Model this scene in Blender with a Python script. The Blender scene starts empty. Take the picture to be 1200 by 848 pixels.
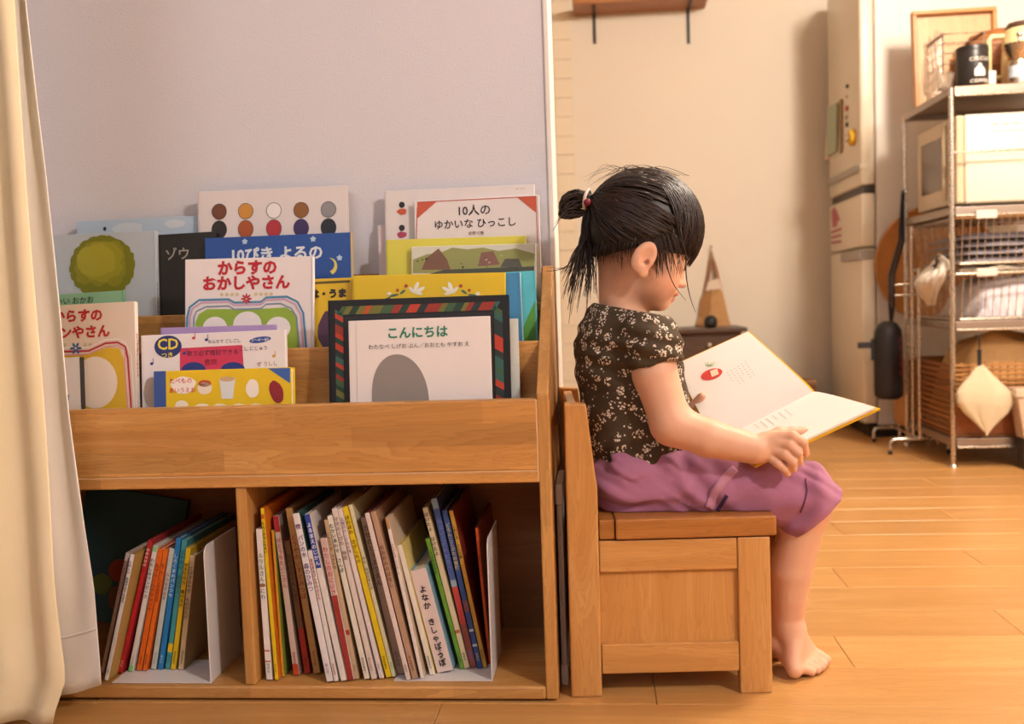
import bpy, bmesh, math, random
import numpy as np
from mathutils import Vector, Matrix, Euler

# ------------------------------------------------------------------ camera
sc = bpy.context.scene
COL = sc.collection
random.seed(7)
FPX = 1150.0                      # focal length in pixels of the 1200x848 frame
CAM = np.array([0.0, -1.5, 0.6294])
YAW, PITCH, ROLL = [math.radians(a) for a in (5.286, 3.558, 1.975)]
_f = np.array([-math.sin(YAW)*math.cos(PITCH), math.cos(YAW)*math.cos(PITCH), -math.sin(PITCH)])
_r0 = np.array([math.cos(YAW), math.sin(YAW), 0.0]); _u0 = np.cross(_r0, _f)
_r = math.cos(ROLL)*_r0 - math.sin(ROLL)*_u0
_u = math.sin(ROLL)*_r0 + math.cos(ROLL)*_u0
cd = bpy.data.cameras.new('camera'); cd.sensor_fit = 'HORIZONTAL'; cd.sensor_width = 36.0
cd.lens = 36.0*FPX/1200.0; cd.clip_start = 0.02
cam = bpy.data.objects.new('camera', cd); COL.objects.link(cam)
M3 = Matrix(((_r[0], _u[0], -_f[0]), (_r[1], _u[1], -_f[1]), (_r[2], _u[2], -_f[2])))
cam.matrix_world = Matrix.Translation(Vector(CAM)) @ M3.to_4x4()
cd.dof.use_dof = True; cd.dof.focus_distance = 1.58; cd.dof.aperture_fstop = 4.2
sc.camera = cam

# ------------------------------------------------------------------ light
sc.view_settings.view_transform = 'Standard'
sc.view_settings.look = 'None'
sc.view_settings.gamma = 1.0
sc.view_settings.use_curve_mapping = False
sc.view_settings.exposure = 0.10
wd = bpy.data.worlds.new('world'); sc.world = wd; wd.use_nodes = True
wd.node_tree.nodes['Background'].inputs[0].default_value = (0.80, 0.78, 0.86, 1)
wd.node_tree.nodes['Background'].inputs[1].default_value = 0.10

def lamp(name, loc, power, color, radius):
    l = bpy.data.lights.new(name, 'POINT'); l.energy = power; l.color = color; l.shadow_soft_size = radius
    o = bpy.data.objects.new(name, l); COL.objects.link(o); o.location = loc; return o
def area(name, loc, target, power, color, sx, sy):
    l = bpy.data.lights.new(name, 'AREA'); l.shape = 'RECTANGLE'; l.size = sx; l.size_y = sy
    l.energy = power; l.color = color
    o = bpy.data.objects.new(name, l); COL.objects.link(o); o.location = loc
    o.rotation_euler = (Vector(target)-Vector(loc)).to_track_quat('-Z', 'Y').to_euler(); return o
lamp('living_room_ceiling_lamp', (2.05, -2.05, 2.38), 232, (1.0, 0.92, 0.85), 0.12)
lamp('kitchen_ceiling_lamp', (1.45, 0.75, 2.28), 158, (1.0, 0.88, 0.73), 0.13)
area('cool_fill_light', (-1.0, -3.1, 1.95), (-0.7, 0.3, 0.9), 24, (0.88, 0.90, 1.0), 1.9, 0.9)  # added soft cool fill by the near wall, which has no window

# ------------------------------------------------------------------ pixels to places
def ray(x, y): return _f + (x-600.0)/FPX*_r - (y-424.0)/FPX*_u
def onY(x, y, Y): d = ray(x, y); return CAM + d*((Y-CAM[1])/d[1])
def onZ(x, y, Z=0.0): d = ray(x, y); return CAM + d*((Z-CAM[2])/d[2])
def onX(x, y, X): d = ray(x, y); return CAM + d*((X-CAM[0])/d[0])
def onPlane(x, y, P, N):
    d = ray(x, y); P = np.array(P); N = np.array(N); return CAM + d*(((P-CAM) @ N)/(d @ N))

# ------------------------------------------------------------------ helpers
def lin(h):
    if isinstance(h, str):
        h = h.lstrip('#'); c = [int(h[i:i+2], 16)/255 for i in (0, 2, 4)]
    else: c = [v/255 for v in h]
    return tuple((v/12.92 if v <= .04045 else ((v+.055)/1.055)**2.4) for v in c) + (1,)

class NT:
    def __init__(s, name):
        s.m = bpy.data.materials.new(name); s.m.use_nodes = True
        s.t = s.m.node_tree; s.b = s.t.nodes['Principled BSDF']
    def n(s, typ, **kw):
        nd = s.t.nodes.new(typ)
        for k, v in kw.items(): setattr(nd, k, v)
        return nd
    def l(s, a, b): s.t.links.new(a, b)
    def math(s, op, a, b=None, c=None):
        nd = s.n('ShaderNodeMath', operation=op)
        for i, v in enumerate((a, b, c)):
            if v is None: continue
            if isinstance(v, (int, float)): nd.inputs[i].default_value = v
            else: s.l(v, nd.inputs[i])
        return nd.outputs[0]
    def mix(s, fac, a, b, mode='MIX'):
        nd = s.n('ShaderNodeMix', data_type='RGBA', blend_type=mode)
        for i, v in ((0, fac), (6, a), (7, b)):
            if isinstance(v, (int, float)): nd.inputs[i].default_value = v
            elif isinstance(v, tuple): nd.inputs[i].default_value = v
            else: s.l(v, nd.inputs[i])
        return nd.outputs[2]
    def ramp(s, fac, stops):
        nd = s.n('ShaderNodeValToRGB'); e = nd.color_ramp.elements
        while len(e) < len(stops): e.new(0.5)
        for i, (p, c) in enumerate(stops): e[i].position = p; e[i].color = c
        s.l(fac, nd.inputs[0]); return nd.outputs[0]
    def coords(s, scale=(1, 1, 1), kind='Object', rnd=0.0):
        tc = s.n('ShaderNodeTexCoord'); mp = s.n('ShaderNodeMapping'); mp.inputs['Scale'].default_value = scale
        src = tc.outputs[kind]
        if rnd:
            oi = s.n('ShaderNodeObjectInfo'); va = s.n('ShaderNodeVectorMath', operation='ADD')
            s.l(src, va.inputs[0])
            cb = s.n('ShaderNodeCombineXYZ'); r = s.math('MULTIPLY', oi.outputs['Random'], rnd)
            for i in range(3): s.l(r, cb.inputs[i])
            s.l(cb.outputs[0], va.inputs[1]); src = va.outputs[0]
        s.l(src, mp.inputs['Vector']); return mp.outputs[0]
    def noise(s, vec, scale, detail=2, rough=.5, dist=0.0):
        nd = s.n('ShaderNodeTexNoise'); nd.inputs['Scale'].default_value = scale; nd.inputs['Detail'].default_value = detail
        nd.inputs['Roughness'].default_value = rough; nd.inputs['Distortion'].default_value = dist
        s.l(vec, nd.inputs['Vector']); return nd.outputs['Fac']
    def bump(s, h, strength, dist=.001):
        nd = s.n('ShaderNodeBump'); nd.inputs['Strength'].default_value = strength; nd.inputs['Distance'].default_value = dist
        s.l(h, nd.inputs['Height']); s.l(nd.outputs[0], s.b.inputs['Normal'])
    def set(s, color=None, rough=None, metal=None, spec=None):
        if color is not None:
            if isinstance(color, tuple): s.b.inputs['Base Color'].default_value = color
            else: s.l(color, s.b.inputs['Base Color'])
        if rough is not None: s.b.inputs['Roughness'].default_value = rough
        if metal is not None: s.b.inputs['Metallic'].default_value = metal
        if spec is not None: s.b.inputs['Specular IOR Level'].default_value = spec
        return s.m

_MC = {}
def flat(hexcol, rough=.55, var=.06, metal=0.0, spec=.4):
    key = (hexcol, rough, var, metal)
    if key in _MC: return _MC[key]
    t = NT('paint_'+str(hexcol).strip('#'))
    c = lin(hexcol)
    if var:
        f = t.noise(t.coords(), 35, 3)
        d = tuple(v*(1-var) for v in c[:3])+(1,); u_ = tuple(min(1, v*(1+var)) for v in c[:3])+(1,)
        t.set(t.mix(f, d, u_), rough, metal, spec)
    else: t.set(c, rough, metal, spec)
    _MC[key] = t.m; return t.m

def wood(name, dark, mid, light, axis='X', rough=.42, strip=None, tone=.25, grain=1.0):
    """grain runs along axis; strip=(width, length) adds laminated strips of slightly different tone"""
    t = NT(name)
    sca = {'X': (1.3, 15, 15), 'Y': (15, 1.3, 15), 'Z': (15, 15, 1.3)}[axis]
    v = t.coords(sca, rnd=7.0)
    n1 = t.noise(v, 1.6*grain, 4, .55, 1.2)
    v2 = t.coords({'X': (3, 110, 110), 'Y': (110, 3, 110), 'Z': (110, 110, 3)}[axis], rnd=7.0)
    n2 = t.noise(v2, 1.5, 3, .6)
    ring = t.math('FRACT', t.math('MULTIPLY', n1, 15.0))
    ring = t.math('POWER', ring, 1.8)
    col = t.ramp(n1, [(.20, tuple((a_+b_)/2 for a_, b_ in zip(lin(dark), lin(mid)))), (.5, lin(mid)), (.75, lin(light))])
    col = t.mix(t.math('MULTIPLY', ring, .50), col, lin(dark))
    col = t.mix(t.math('MULTIPLY', n2, .22), col, lin(light))
    if strip:
        tc = t.n('ShaderNodeTexCoord'); sp = t.n('ShaderNodeSeparateXYZ'); t.l(tc.outputs['Object'], sp.inputs[0])
        ax = {'X': 0, 'Y': 1, 'Z': 2}[axis]; ot = {'X': 2, 'Y': 0, 'Z': 0}[axis]
        row = t.math('FLOOR', t.math('DIVIDE', sp.outputs[ot], strip[0]))
        off = t.math('MULTIPLY', row, .37*strip[1])
        colm = t.math('FLOOR', t.math('DIVIDE', t.math('ADD', sp.outputs[ax], off), strip[1]))
        cb = t.n('ShaderNodeCombineXYZ'); t.l(row, cb.inputs[0]); t.l(colm, cb.inputs[1])
        wn = t.n('ShaderNodeTexWhiteNoise'); t.l(cb.outputs[0], wn.inputs['Vector'])
        k = wn.outputs['Value']
    else:
        oi = t.n('ShaderNodeObjectInfo'); k = oi.outputs['Random']
    hsv = t.n('ShaderNodeHueSaturation'); t.l(col, hsv.inputs['Color'])
    t.l(t.math('ADD', t.math('MULTIPLY', k, tone), 1-tone/2), hsv.inputs['Value'])
    t.set(hsv.outputs[0], rough)
    t.bump(n2, .12, .0006)
    return t.m

class MB:
    """collects shapes, then becomes one mesh"""
    def __init__(s): s.v = []; s.f = []; s.mi = []
    def add(s, vs, fs, mi=0):
        o = len(s.v); s.v += [tuple(map(float, v)) for v in vs]
        s.f += [tuple(i+o for i in f) for f in fs]; s.mi += [mi]*len(fs); return s
    def box(s, x0, x1, y0, y1, z0, z1, bev=0.0, mi=0, seg=2):
        if x0 > x1: x0, x1 = x1, x0
        if y0 > y1: y0, y1 = y1, y0
        if z0 > z1: z0, z1 = z1, z0
        if bev <= 0:
            return s.add([(x0,y0,z0),(x1,y0,z0),(x1,y1,z0),(x0,y1,z0),(x0,y0,z1),(x1,y0,z1),(x1,y1,z1),(x0,y1,z1)],
                  [(0,3,2,1),(4,5,6,7),(0,1,5,4),(1,2,6,5),(2,3,7,6),(3,0,4,7)], mi)
        return s.prismbev([(x0,y0,z0),(x1,y0,z0),(x1,y1,z0),(x0,y1,z0),(x0,y0,z1),(x1,y0,z1),(x1,y1,z1),(x0,y1,z1)],
                  [(0,3,2,1),(4,5,6,7),(0,1,5,4),(1,2,6,5),(2,3,7,6),(3,0,4,7)], bev, mi, seg)
    def prismbev(s, vs, fs, bev, mi=0, seg=2):
        bm = bmesh.new(); bv = [bm.verts.new(v) for v in vs]
        for f in fs: bm.faces.new([bv[i] for i in f])
        bmesh.ops.recalc_face_normals(bm, faces=bm.faces[:])
        bmesh.ops.bevel(bm, geom=bm.edges[:], offset=bev, segments=seg, profile=.5, affect='EDGES')
        bm.verts.index_update()
        s.add([v.co[:] for v in bm.verts], [[v.index for v in f.verts] for f in bm.faces], mi); bm.free(); return s
    def extr(s, poly, axis, a, b, bev=0.0, mi=0):
        """polygon (list of 2-tuples) in the plane normal to axis, extruded from a to b"""
        n = len(poly)
        def P(p, t): return {'X': (t, p[0], p[1]), 'Y': (p[0], t, p[1]), 'Z': (p[0], p[1], t)}[axis]
        vs = [P(p, a) for p in poly]+[P(p, b) for p in poly]
        fs = [tuple(range(n)), tuple(range(2*n-1, n-1, -1))]+[(i, (i+1) % n, (i+1) % n+n, i+n) for i in range(n)]
        if bev: return s.prismbev(vs, fs, bev, mi)
        return s.add(vs, fs, mi)
    def tube(s, pts, r, n=8, mi=0, cap=True, flat_=1.0, up=None):
        pts = [Vector(p) for p in pts]; k = len(pts)
        rs = r if isinstance(r, (list, tuple)) else [r]*k
        tang = [(pts[min(i+1, k-1)]-pts[max(i-1, 0)]).normalized() for i in range(k)]
        a = Vector(up) if up else (Vector((0, 0, 1)) if abs(tang[0].z) < .9 else Vector((1, 0, 0)))
        vs = []; fs = []
        for i in range(k):
            b = tang[i].cross(a)
            if b.length < 1e-6: b = tang[i].orthogonal()
            b.normalize(); a = b.cross(tang[i]).normalized()
            for j in range(n):
                t_ = 2*math.pi*j/n
                vs.append(pts[i]+(b*math.cos(t_)+a*math.sin(t_)*flat_)*rs[i])
        for i in range(k-1):
            for j in range(n):
                fs.append((i*n+j, i*n+(j+1) % n, (i+1)*n+(j+1) % n, (i+1)*n+j))
        if cap: fs += [tuple(range(n-1, -1, -1)), tuple((k-1)*n+j for j in range(n))]
        return s.add(vs, fs, mi)
    def lathe(s, prof, c=(0, 0, 0), n=24, mi=0, sx=1, sy=1):
        vs = []; fs = []; k = len(prof)
        for (r, z) in prof:
            for j in range(n):
                t_ = 2*math.pi*j/n; vs.append((c[0]+r*sx*math.cos(t_), c[1]+r*sy*math.sin(t_), c[2]+z))
        for i in range(k-1):
            for j in range(n): fs.append((i*n+j, i*n+(j+1) % n, (i+1)*n+(j+1) % n, (i+1)*n+j))
        if prof[0][0] > 1e-5: fs.append(tuple(range(n-1, -1, -1)))
        if prof[-1][0] > 1e-5: fs.append(tuple((k-1)*n+j for j in range(n)))
        return s.add(vs, fs, mi)
    def ball(s, c, rx, ry=None, rz=None, n=16, m=10, mi=0):
        ry = ry or rx; rz = rz or rx
        vs = [(c[0], c[1], c[2]-rz)]; fs = []
        for i in range(1, m):
            p = math.pi*i/m
            for j in range(n):
                t_ = 2*math.pi*j/n
                vs.append((c[0]+rx*math.sin(p)*math.cos(t_), c[1]+ry*math.sin(p)*math.sin(t_), c[2]-rz*math.cos(p)))
        vs.append((c[0], c[1], c[2]+rz)); L = len(vs)-1
        for j in range(n):
            fs.append((0, 1+(j+1) % n, 1+j)); fs.append((L, L-n+j, L-n+(j+1) % n))
        for i in range(m-2):
            for j in range(n): fs.append((1+i*n+j, 1+i*n+(j+1) % n, 1+(i+1)*n+(j+1) % n, 1+(i+1)*n+j))
        return s.add(vs, fs, mi)
    def grid(s, fn, nu, nv, thick=0.0, mi=0, closeu=False):
        """surface from fn(u,v) -> point; thick closes it into a sheet with depth"""
        P = np.array([[fn(i/nu, j/nv) for j in range(nv+1)] for i in range(nu+1)], float)
        W = nv+1
        if not thick:
            return s.add(P.reshape(-1, 3), [(i*W+j, (i+1)*W+j, (i+1)*W+j+1, i*W+j+1) for i in range(nu) for j in range(nv)], mi)
        du = np.gradient(P, axis=0); dv = np.gradient(P, axis=1); nn = np.cross(du, dv)
        nn /= np.linalg.norm(nn, axis=2, keepdims=True)+1e-12
        A = P+nn*thick/2; B = P-nn*thick/2; o = (nu+1)*W
        fs = []
        for i in range(nu):
            for j in range(nv):
                fs.append((i*W+j, (i+1)*W+j, (i+1)*W+j+1, i*W+j+1)); fs.append((o+i*W+j, o+i*W+j+1, o+(i+1)*W+j+1, o+(i+1)*W+j))
        for i in range(nu):
            fs.append((i*W, o+i*W, o+(i+1)*W, (i+1)*W)); fs.append((i*W+nv, (i+1)*W+nv, o+(i+1)*W+nv, o+i*W+nv))
        for j in range(nv):
            fs.append((j, j+1, o+j+1, o+j)); fs.append((nu*W+j, o+nu*W+j, o+nu*W+j+1, nu*W+j+1))
        return s.add(np.concatenate([A.reshape(-1, 3), B.reshape(-1, 3)]), fs, mi)
    def mesh(s, name, mats, smooth=None, inv=None):
        me = bpy.data.meshes.new(name)
        vs = [tuple(inv @ Vector(v)) for v in s.v] if inv is not None else s.v
        me.from_pydata(vs, [], s.f); me.update()
        if not isinstance(mats, (list, tuple)): mats = [mats]
        for m in mats: me.materials.append(m)
        if len(mats) > 1: me.polygons.foreach_set('material_index', s.mi)
        bm = bmesh.new(); bm.from_mesh(me); bmesh.ops.recalc_face_normals(bm, faces=bm.faces[:]); bm.to_mesh(me); bm.free()
        if smooth is not None:
            me.polygons.foreach_set('use_smooth', [True]*len(me.polygons))
            if smooth < 180:
                try: me.set_sharp_from_angle(angle=math.radians(smooth))
                except Exception: pass
        return me

_MW = {}
def thing(name, label, cat, loc=(0, 0, 0), rot=(0, 0, 0), group=None, matrix=None):
    o = bpy.data.objects.new(name, None); COL.objects.link(o); o.empty_display_size = .05
    m = matrix if matrix is not None else Matrix.LocRotScale(Vector(loc), Euler(rot), Vector((1, 1, 1)))
    o.matrix_world = m; _MW[o.name] = m
    o['label'] = label; o['category'] = cat
    if group: o['group'] = group
    return o
def part(parent, name, mb, mat, world=False, smooth=None, label=None, kind=None):
    inv = None
    if world:
        root = parent
        while root.parent: root = root.parent
        if root.name in _MW: inv = _MW[root.name].inverted()
    me = mb if isinstance(mb, bpy.types.Mesh) else mb.mesh(name, mat, smooth, inv)
    o = bpy.data.objects.new(name, me); COL.objects.link(o); o.parent = parent
    if label: o['label'] = label
    if kind: o['kind'] = kind
    return o
def single(name, mb, mat, label, cat, smooth=None, group=None, kind=None):
    o = bpy.data.objects.new(name, mb.mesh(name, mat, smooth)); COL.objects.link(o)
    o['label'] = label; o['category'] = cat
    if group: o['group'] = group
    if kind: o['kind'] = kind
    return o
def struct(name, mb, mat, label, cat, smooth=None):
    return single(name, mb, mat, label, cat, smooth, kind='structure')

# lettering: a text becomes a mesh of its own, a hair proud of its cover
_tc = bpy.data.curves.new('lettering_source', 'FONT'); _tc.resolution_u = 2
_to = bpy.data.objects.new('lettering_source', _tc); COL.objects.link(_to)
def text_mb(body, size, bold=0.0, vertical=False, align='LEFT', spacing=1.0, width=None, height=None):
    """MB of the text in its own x-z plane (y = 0, reading from -y), lower left at origin (or centred)"""
    _tc.body = '\n'.join(body) if vertical else body
    _tc.size = size; _tc.offset = bold; _tc.space_line = spacing if vertical else 1.0; _tc.space_character = 1.0 if vertical else spacing
    _tc.align_x = 'CENTER' if vertical else 'LEFT'
    bpy.context.view_layer.update()
    me = bpy.data.meshes.new_from_object(_to.evaluated_get(bpy.context.evaluated_depsgraph_get()))
    m = MB(); vs = np.array([v.co[:] for v in me.vertices])
    if len(vs):
        mn, mx = vs.min(0), vs.max(0)
        vs = vs-mn; W, H = (mx-mn)[:2]
        kx = width/W if width else 1.0; kz = height/H if height else (kx if width else 1.0)
        if height and not width: kx = kz
        if align == 'CENTER': vs[:, 0] -= W/2
        m.add([(v[0]*kx, 0, v[1]*kz) for v in vs], [tuple(p.vertices) for p in me.polygons])
    bpy.data.meshes.remove(me); return m
def weld(mb):
    ix = {}; mp = []; vs = []
    for v in mb.v:
        k = tuple(round(c, 6) for c in v)
        if k not in ix: ix[k] = len(vs); vs.append(v)
        mp.append(ix[k])
    mb.v = vs; mb.f = [tuple(mp[i] for i in f) for f in mb.f]; return mb
def place(mb, fn):
    mb.v = [tuple(fn(*v)) for v in mb.v]; return mb
# ------------------------------------------------------------------ the room
M_FLOOR = wood('floor_wood', '#a8743e', '#c08c50', '#cd9e64', 'X', rough=.30, tone=.16, grain=.8)
def plaster(name, h, s=.5):
    t = NT(name); v = t.coords()
    f = t.noise(v, 260, 3, .6); g = t.noise(v, 2.2, 2)
    c = lin(h); d = tuple(x*.95 for x in c[:3])+(1,)
    t.set(t.mix(g, d, c), .85, spec=.2); t.bump(f, s, .0012); return t.m
M_WALL = plaster('living_wallpaper', '#d9d7df')
M_KWALL = plaster('kitchen_wallpaper', '#dfd4c4')
M_FAR = plaster('far_side_wallpaper', '#70675d')
M_CEIL = plaster('ceiling_paper', '#dcd6cf')
M_TRIMW = flat('#e6e0da', .5)
M_TILE = flat('#e2d3bc', .22, .02)

WY = 0.312                        # living room wall face behind the bookcase
WX = float(onY(648, 280, WY)[0])  # its free end
KY = 3.45                         # kitchen wall
fl = struct('floor', MB().box(-2.2, 3.4, -3.2, KY, -.05, -.006), M_FLOOR, 'light brown wooden plank floor', 'floor')
PW, PL = .1515, .909
_pm = {}
for j in range(-3, 23):
    y0 = -.006+j*PW
    if y0+PW > KY: continue
    x = -1.75+((j*.37) % 1.0)*PL
    first = True
    while x < 2.6:
        x0 = x; x1 = min(x+PL, 2.6)
        key = round(x1-x0, 3)
        if key not in _pm:
            _pm[key] = MB().box(.0004, x1-x0-.0004, .0004, PW-.0004, -.010, 0, .0012, seg=1).mesh('plank', M_FLOOR)
        o = bpy.data.objects.new('plank', _pm[key]); COL.objects.link(o); o.parent = fl; o.location = (x0, y0, 0)
        x += PL
struct('wall_left', MB().box(-2.2, WX-.0005, WY, WY+.15, 0, 2.45), M_WALL, 'pale lavender white wall behind the bookcase', 'wall')
struct('trim_1', MB().box(WX-.006, WX+.004, WY-.004, WY+.152, 0, 2.45, .002), M_TRIMW, 'white corner strip on the free end of the pale wall', 'trim')
kw = struct('wall_back', MB().box(-1.6, 3.4, KY, KY+.1, 0, 2.45), M_KWALL, 'cream kitchen wall behind the child', 'wall')
struct('wall_curtain_side', MB().box(-2.3, -2.2, -3.2, WY, 0, 2.45), M_FAR, 'grey brown wall on the curtain side', 'wall')
struct('wall_right', MB().box(3.4, 3.5, -3.2, KY, 0, 2.45), M_KWALL, 'cream wall on the far right side', 'wall')
struct('wall_front', MB().box(-2.2, 3.4, -3.3, -3.2, 0, 2.45), M_FAR, 'grey brown wall on the near side of the room', 'wall')
struct('wall_kitchen_side', MB().box(-1.7, -1.6, WY+.15, KY, 0, 2.45), M_KWALL, 'cream wall at the left end of the kitchen', 'wall')
struct('ceiling', MB().box(-2.3, 3.5, -3.3, KY+.1, 2.45, 2.5), M_CEIL, 'white ceiling', 'ceiling')
# wall tiles left of the plain wallpaper
tx1 = float(onY(674, 200, KY)[0]); TS = .094
tm = MB().box(.0012, TS-.0012, -.006, -.0002, .0012, TS-.0012, .0012, seg=1).mesh('wall_tile', M_TILE)
for c in range(12):
    for r_ in range(22):
        o = bpy.data.objects.new('wall_tile', tm); COL.objects.link(o); o.parent = kw
        o.location = (tx1-(c+1)*TS, KY, .12+r_*TS)
# ------------------------------------------------------------------ bookcase
WD, WM, WL = '#95602f', '#be8849', '#d0a062'
M_PINEX = wood('pine_along_x', WD, WM, WL, 'X', rough=.38, strip=(.034, .33), tone=.5)
M_PINEZ = wood('pine_along_z', WD, WM, WL, 'Z', rough=.38, strip=(.04, .5), tone=.3)
M_PINEY = wood('pine_along_y', WD, WM, WL, 'Y', rough=.38, strip=(.04, .4), tone=.2)
M_PINEB = wood('pine_shaded_back', '#6e4422', '#8c5c34', '#9c6a40', 'X', rough=.5)  # same pine as the case, darkened to paint in the shade at the back
M_PALELINE = flat('#dcb98c', .5)
XR0, XR1 = -.103, -.084           # right side panel
XD0, XD1 = -.590, -.572           # divider
XL1, XL0 = -1.058, -1.077         # left side panel
BY = .300                         # back of the case
bc = thing('bookcase', 'wide honey pine bookcase with stepped display slots above two open cubbies', 'bookcase', (-.58, .15, 0))
side = [(0, .004), (BY, .004), (BY, .69), (BY-.03, .69), (.022, .505), (0, .485)]
for a, b in ((XR0, XR1), (XL0, XL1)):
    part(bc, 'side_panel', MB().extr(side, 'X', a, b, .0025), M_PINEZ, world=True)
part(bc, 'divider', MB().box(XD0, XD1, .004, BY-.012, .0255, .3475, .002), M_PINEZ, world=True)
part(bc, 'bottom_board', MB().box(XL1, XR0, -.001, BY-.012, .004, .025, .0035), M_PINEX, world=True)
part(bc, 'middle_board', MB().box(XL1, XR0, -.001, BY-.012, .348, .3665, .0025), M_PINEX, world=True)
part(bc, 'front_rail', MB().box(XL1, XR0, -.0015, .0175, .367, .4785, .003), M_PINEX, world=True)
part(bc, 'step_rail', MB().box(XL1, XR0, .100, .115, .367, .563, .002), M_PINEX, world=True)
part(bc, 'step_rail', MB().box(XL1, XR0, .200, .213, .367, .625, .002), M_PINEX, world=True)
part(bc, 'slot_floor', MB().box(XL1, XR0, .116, .1995, .445, .457), M_PINEX, world=True)
part(bc, 'slot_floor', MB().box(XL1, XR0, .2135, BY-.012, .515, .527), M_PINEX, world=True)
part(bc, 'back_panel', MB().box(XL0+.004, XR1-.004, BY-.011, BY, .006, .688), M_PINEB, world=True)
# pale lines at the joints; the one under the rail is a painted highlight
part(bc, 'pale_line', MB().box(XL1, XR0, -.0017, .003, .3657, .3673), M_PALELINE, world=True, label='painted highlight line under the front rail')
part(bc, 'pale_line', MB().box(XR0-.0016, XR0+.0003, -.0016, .003, .35, .477), M_PALELINE, world=True, label='pale line at the end of the front rail')

# ------------------------------------------------------------------ books
M_PAGE = flat('#d9cdb6', .8, .08)
M_WHITEC = '#e4dcda'
def closed_book(t, W, T, H, col, spine_at='L', spine_col=None, flatface='front', cover_rough=.48):
    """local frame: x = width 0..W, y = thickness 0 (front cover) .. T, z = height"""
    bd = min(.0022, T*.28)
    mats = [flat(col, cover_rough, .03), flat(spine_col or col, cover_rough, .03)]
    m = MB()
    m.box(0, W, 0, bd, 0, H, .0005, 0, 1); m.box(0, W, T-bd, T, 0, H, .0005, 0, 1)
    if spine_at == 'L': m.box(-.0012, bd, 0, T, 0, H, .0006, 1, 1)
    else: m.box(W-bd, W+.0012, 0, T, 0, H, .0006, 1, 1)
    part(t, 'cover', m, mats)
    e0, e1 = (bd, W-.003) if spine_at == 'L' else (.003, W-bd)
    part(t, 'page_block', MB().box(e0, e1, bd, T-bd, .003, H-.003), M_PAGE)

def cover_poly(pts, d=.0005):
    """flat print on a front cover: points (x, z)"""
    m = MB(); n = len(pts)
    m.add([(p[0], -d, p[1]) for p in pts], [tuple(range(n))]); return m
def blob(cx, cz, rx, rz, n=20, d=.0005, wob=0.0, seed=0, rot=0.0):
    rd = random.Random(seed); pts = []
    ph = [rd.uniform(0, 6.28) for _ in range(4)]
    for i in range(n):
        a = 2*math.pi*i/n
        k = 1+wob*(math.sin(3*a+ph[0])+math.sin(5*a+ph[1])+.7*math.sin(8*a+ph[2]))/2.7
        x, z = rx*k*math.cos(a), rz*k*math.sin(a)
        pts.append((cx+x*math.cos(rot)-z*math.sin(rot), cz+x*math.sin(rot)+z*math.cos(rot)))
    return cover_poly(pts, d)
def rect(x0, x1, z0, z1, d=.0005): return cover_poly([(x0, z0), (x1, z0), (x1, z1), (x0, z1)], d)
def band(pts, w, d=.0005):
    """a ribbon of width w following points (x, z)"""
    m = MB(); k = len(pts); P = [Vector((p[0], p[1])) for p in pts]; vs = []
    for i in range(k):
        t_ = (P[min(i+1, k-1)]-P[max(i-1, 0)]).normalized(); n_ = Vector((-t_.y, t_.x))
        for s in (1, -1): q = P[i]+n_*s*w/2; vs.append((q.x, -d, q.y))
    m.add(vs, [(2*i, 2*i+1, 2*i+3, 2*i+2) for i in range(k-1)]); return m
def merge(*ms):
    m = MB()
    for a in ms: m.add(a.v, a.f)
    return m
def ctext(body, cx, cz, size=None, width=None, bold=0.0, d=.0007, left=False, slant=0.0, height=None):
    m = text_mb(body, size or .02, bold, width=width, height=height)
    xs = [v[0] for v in m.v]; zs = [v[2] for v in m.v]
    w = max(xs); h = max(zs)
    return place(m, lambda x, y, z: (cx+(x if left else x-w/2)+slant*(z-h/2), -d, cz+z-h/2+0*slant))
def etch(t, name, mb, col, label=None, rough=.5):
    return part(t, name, mb, flat(col, rough, .04), label=label)

TIER = {1: .385, 2: .458, 3: .528}
def display_book(tl, tr, tier, Yf, col, label, T=.009, lean=7.0, spine='L', spine_col=None, H=None):
    """tl, tr: pixels of the top corners of the front cover; the book stands in slot `tier`, its foot at Yf"""
    th = math.radians(lean); N = (0, -math.cos(th), math.sin(th)); P0 = (0, Yf, TIER[tier])
    a = onPlane(tl[0], tl[1], P0, N); b = onPlane(tr[0], tr[1], P0, N)
    up0 = Vector((0, math.sin(th), math.cos(th)))
    xa = Vector(b-a); W = xa.length; xa.normalize()
    n = Vector(N); up = xa.cross(-n)
    if up.z < 0: up = -up
    H = H or (min(a[2], b[2])-TIER[tier]-.001)/up.z
    base = Vector(a)-up*H
    # keep the lowest corner on the slot floor
    m = Matrix.Identity(4)
    for i, v in enumerate((xa, -n, up)):
        for r_ in range(3): m[r_][i] = v[r_]
    for r_ in range(3): m[r_][3] = base[r_]
    t = thing('picture_book', label, 'book', matrix=m, group='picture books facing out on the display slots')
    closed_book(t, W, T, H, col, spine, spine_col)
    return t, W, H
# ------------------------------------------------------------------ books facing out
def L(t):
    mw = _MW[t.name]; inv = mw.inverted(); P = np.array(mw.to_translation()); N = np.array(mw.to_3x3() @ Vector((0, 1, 0)))
    def f(x, y):
        q = inv @ Vector(onPlane(x, y, P, N)); return (q.x, q.z)
    return f
def at_text(t, f, body, px, py, wpx, col, bold=0.0, name='lettering', slant=0.0):
    a = f(px-wpx/2, py); b = f(px+wpx/2, py)
    return etch(t, name, ctext(body, (a[0]+b[0])/2, (a[1]+b[1])/2, .02, width=b[0]-a[0], bold=bold), col)

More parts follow.
